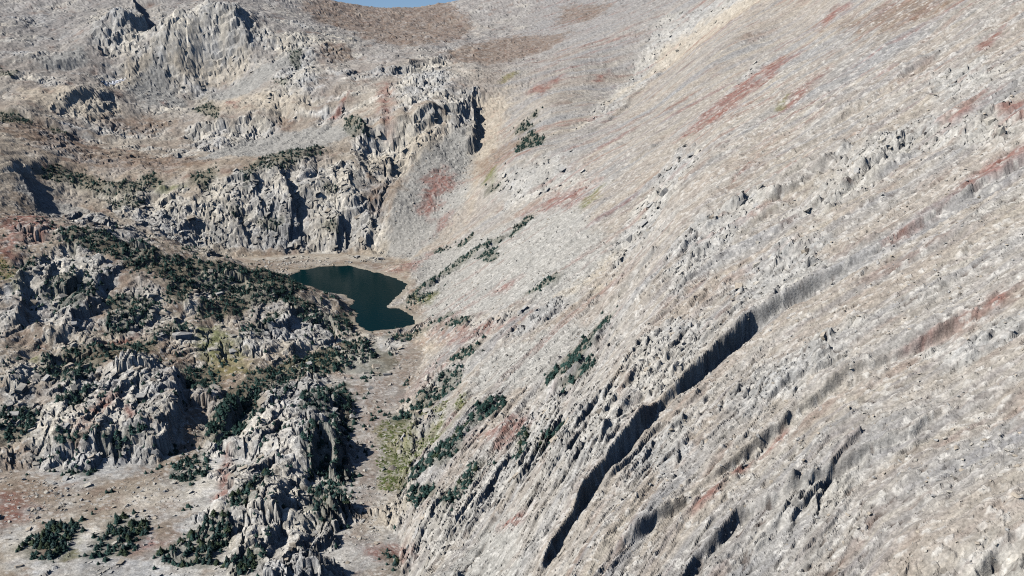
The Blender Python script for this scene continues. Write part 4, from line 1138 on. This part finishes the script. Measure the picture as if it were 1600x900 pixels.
for i in range(_bn):
    g_ = Vector((-_gx[i] * 0.7, -_gy[i] * 0.7, 1)).normalized()
    q_ = Vector((0, 0, 1)).rotation_difference(g_) @ Euler((RNG.normal(0, 0.18), RNG.normal(0, 0.18), (0.45 if RNG.random() < 0.6 else 1.1) + RNG.normal(0, 0.22))).to_quaternion()
    s_ = _bsz[i]; sc = (s_ * RNG.uniform(0.8, 1.35), s_ * RNG.uniform(0.6, 1.0), s_ * RNG.uniform(0.5, 0.95))
    loc = (_bx[i], _by[i], _bz[i] - sc[2] * 0.35); k = int(_brid[i])
    if i in _pick:
        o = add("rock_block", BLOCK_ME[i % 10], parent=FORMS[k])
        o.location = loc; o.rotation_mode = 'QUATERNION'; o.rotation_quaternion = q_; o.scale = sc
    else:
        v, f = BLOCKS[i % 10]
        M_ = np.array(q_.to_matrix())
        _VV[k].append((v * np.asarray(sc)) @ M_.T + np.asarray(loc)); _FF[k].append(f + _OO[k]); _OO[k] += len(v)
        _CC[k].append(np.repeat((mix(_bc[i], np.array([.40, .375, .325]), 0.6) * RNG.uniform(0.75, 1.2))[None], len(v), 0))
for k in FORMS:
    if _VV[k]:
        o = add("rubble", mesh_from("rubble", np.concatenate(_VV[k]), np.concatenate(_FF[k]), M_LAND, np.concatenate(_CC[k])), parent=FORMS[k], kind="stuff")
print("BLOCKS", _bn)

# ------------------------------------------------------------------ willow scrub in the moist strips
_it = []
for P in [LAYERS["ochre"][k] for k in (0, 1, 2, 3, 5, 13)]:
    for x_, y_ in scatter_in(P, 1.3):
        s_ = RNG.uniform(0.4, 1.1)
        _it.append((int(RNG.integers(8)), (x_, y_, 0.0), (s_ * 1.3, s_ * 1.3, s_ * 0.7), RNG.random() * 6.28))
_a = np.array([t[1] for t in _it]); _z = land(_a[:, 0], _a[:, 1], False)
_it = [(t[0], (t[1][0], t[1][1], float(z_)), t[2], t[3]) for t, z_ in zip(_it, _z)]
print("SCRUB", len(_it))
add("willow_scrub", joined(_it, SLABS, M_SCRUB, "willow_scrub"), "yellow green willow scrub along the gully and the moist hollows", "scrub", kind="stuff")

# ------------------------------------------------------------------ snow
def snow(px, lab):
    P = world_poly(px)
    lo, hi = P.min(0) - 1, P.max(0) + 1
    st = 0.6 if (hi - lo).max() < 30 else 0.9
    gx = np.arange(lo[0], hi[0], st); gy = np.arange(lo[1], hi[1], st)
    A, B = np.meshgrid(gx, gy, indexing='ij')
    sd = poly_sd(A.ravel(), B.ravel(), P) + fbm(A.ravel() / 4, B.ravel() / 4, 2, 9) * 0.8
    z = land(A.ravel(), B.ravel(), False) - 0.3 + 0.8 * sstep(-0.5, 3, sd)
    i = np.arange(len(gx) - 1)[:, None] * len(gy) + np.arange(len(gy) - 1)[None]
    q = np.stack([i, i + len(gy), i + len(gy) + 1, i + 1], -1).reshape(-1, 4)
    q = q[(sd[q] > -0.6).all(1)]
    idx, inv = np.unique(q, return_inverse=True)
    add("snow_patch", mesh_from("snow_patch", np.c_[A.ravel()[idx], B.ravel()[idx], z[idx]], inv.reshape(-1, 4), M_SNOW), lab, "snow patch")
snow([(903, 806), (908, 797), (917, 792), (919, 797), (912, 806), (905, 813)], "small white remnant of snow in the dark gully at the bottom centre")
snow([(158, 125), (170, 125), (184, 123), (196, 119), (196, 123), (184, 128), (168, 130), (158, 128)], "thin crescent of old snow beside the grey scree fan")
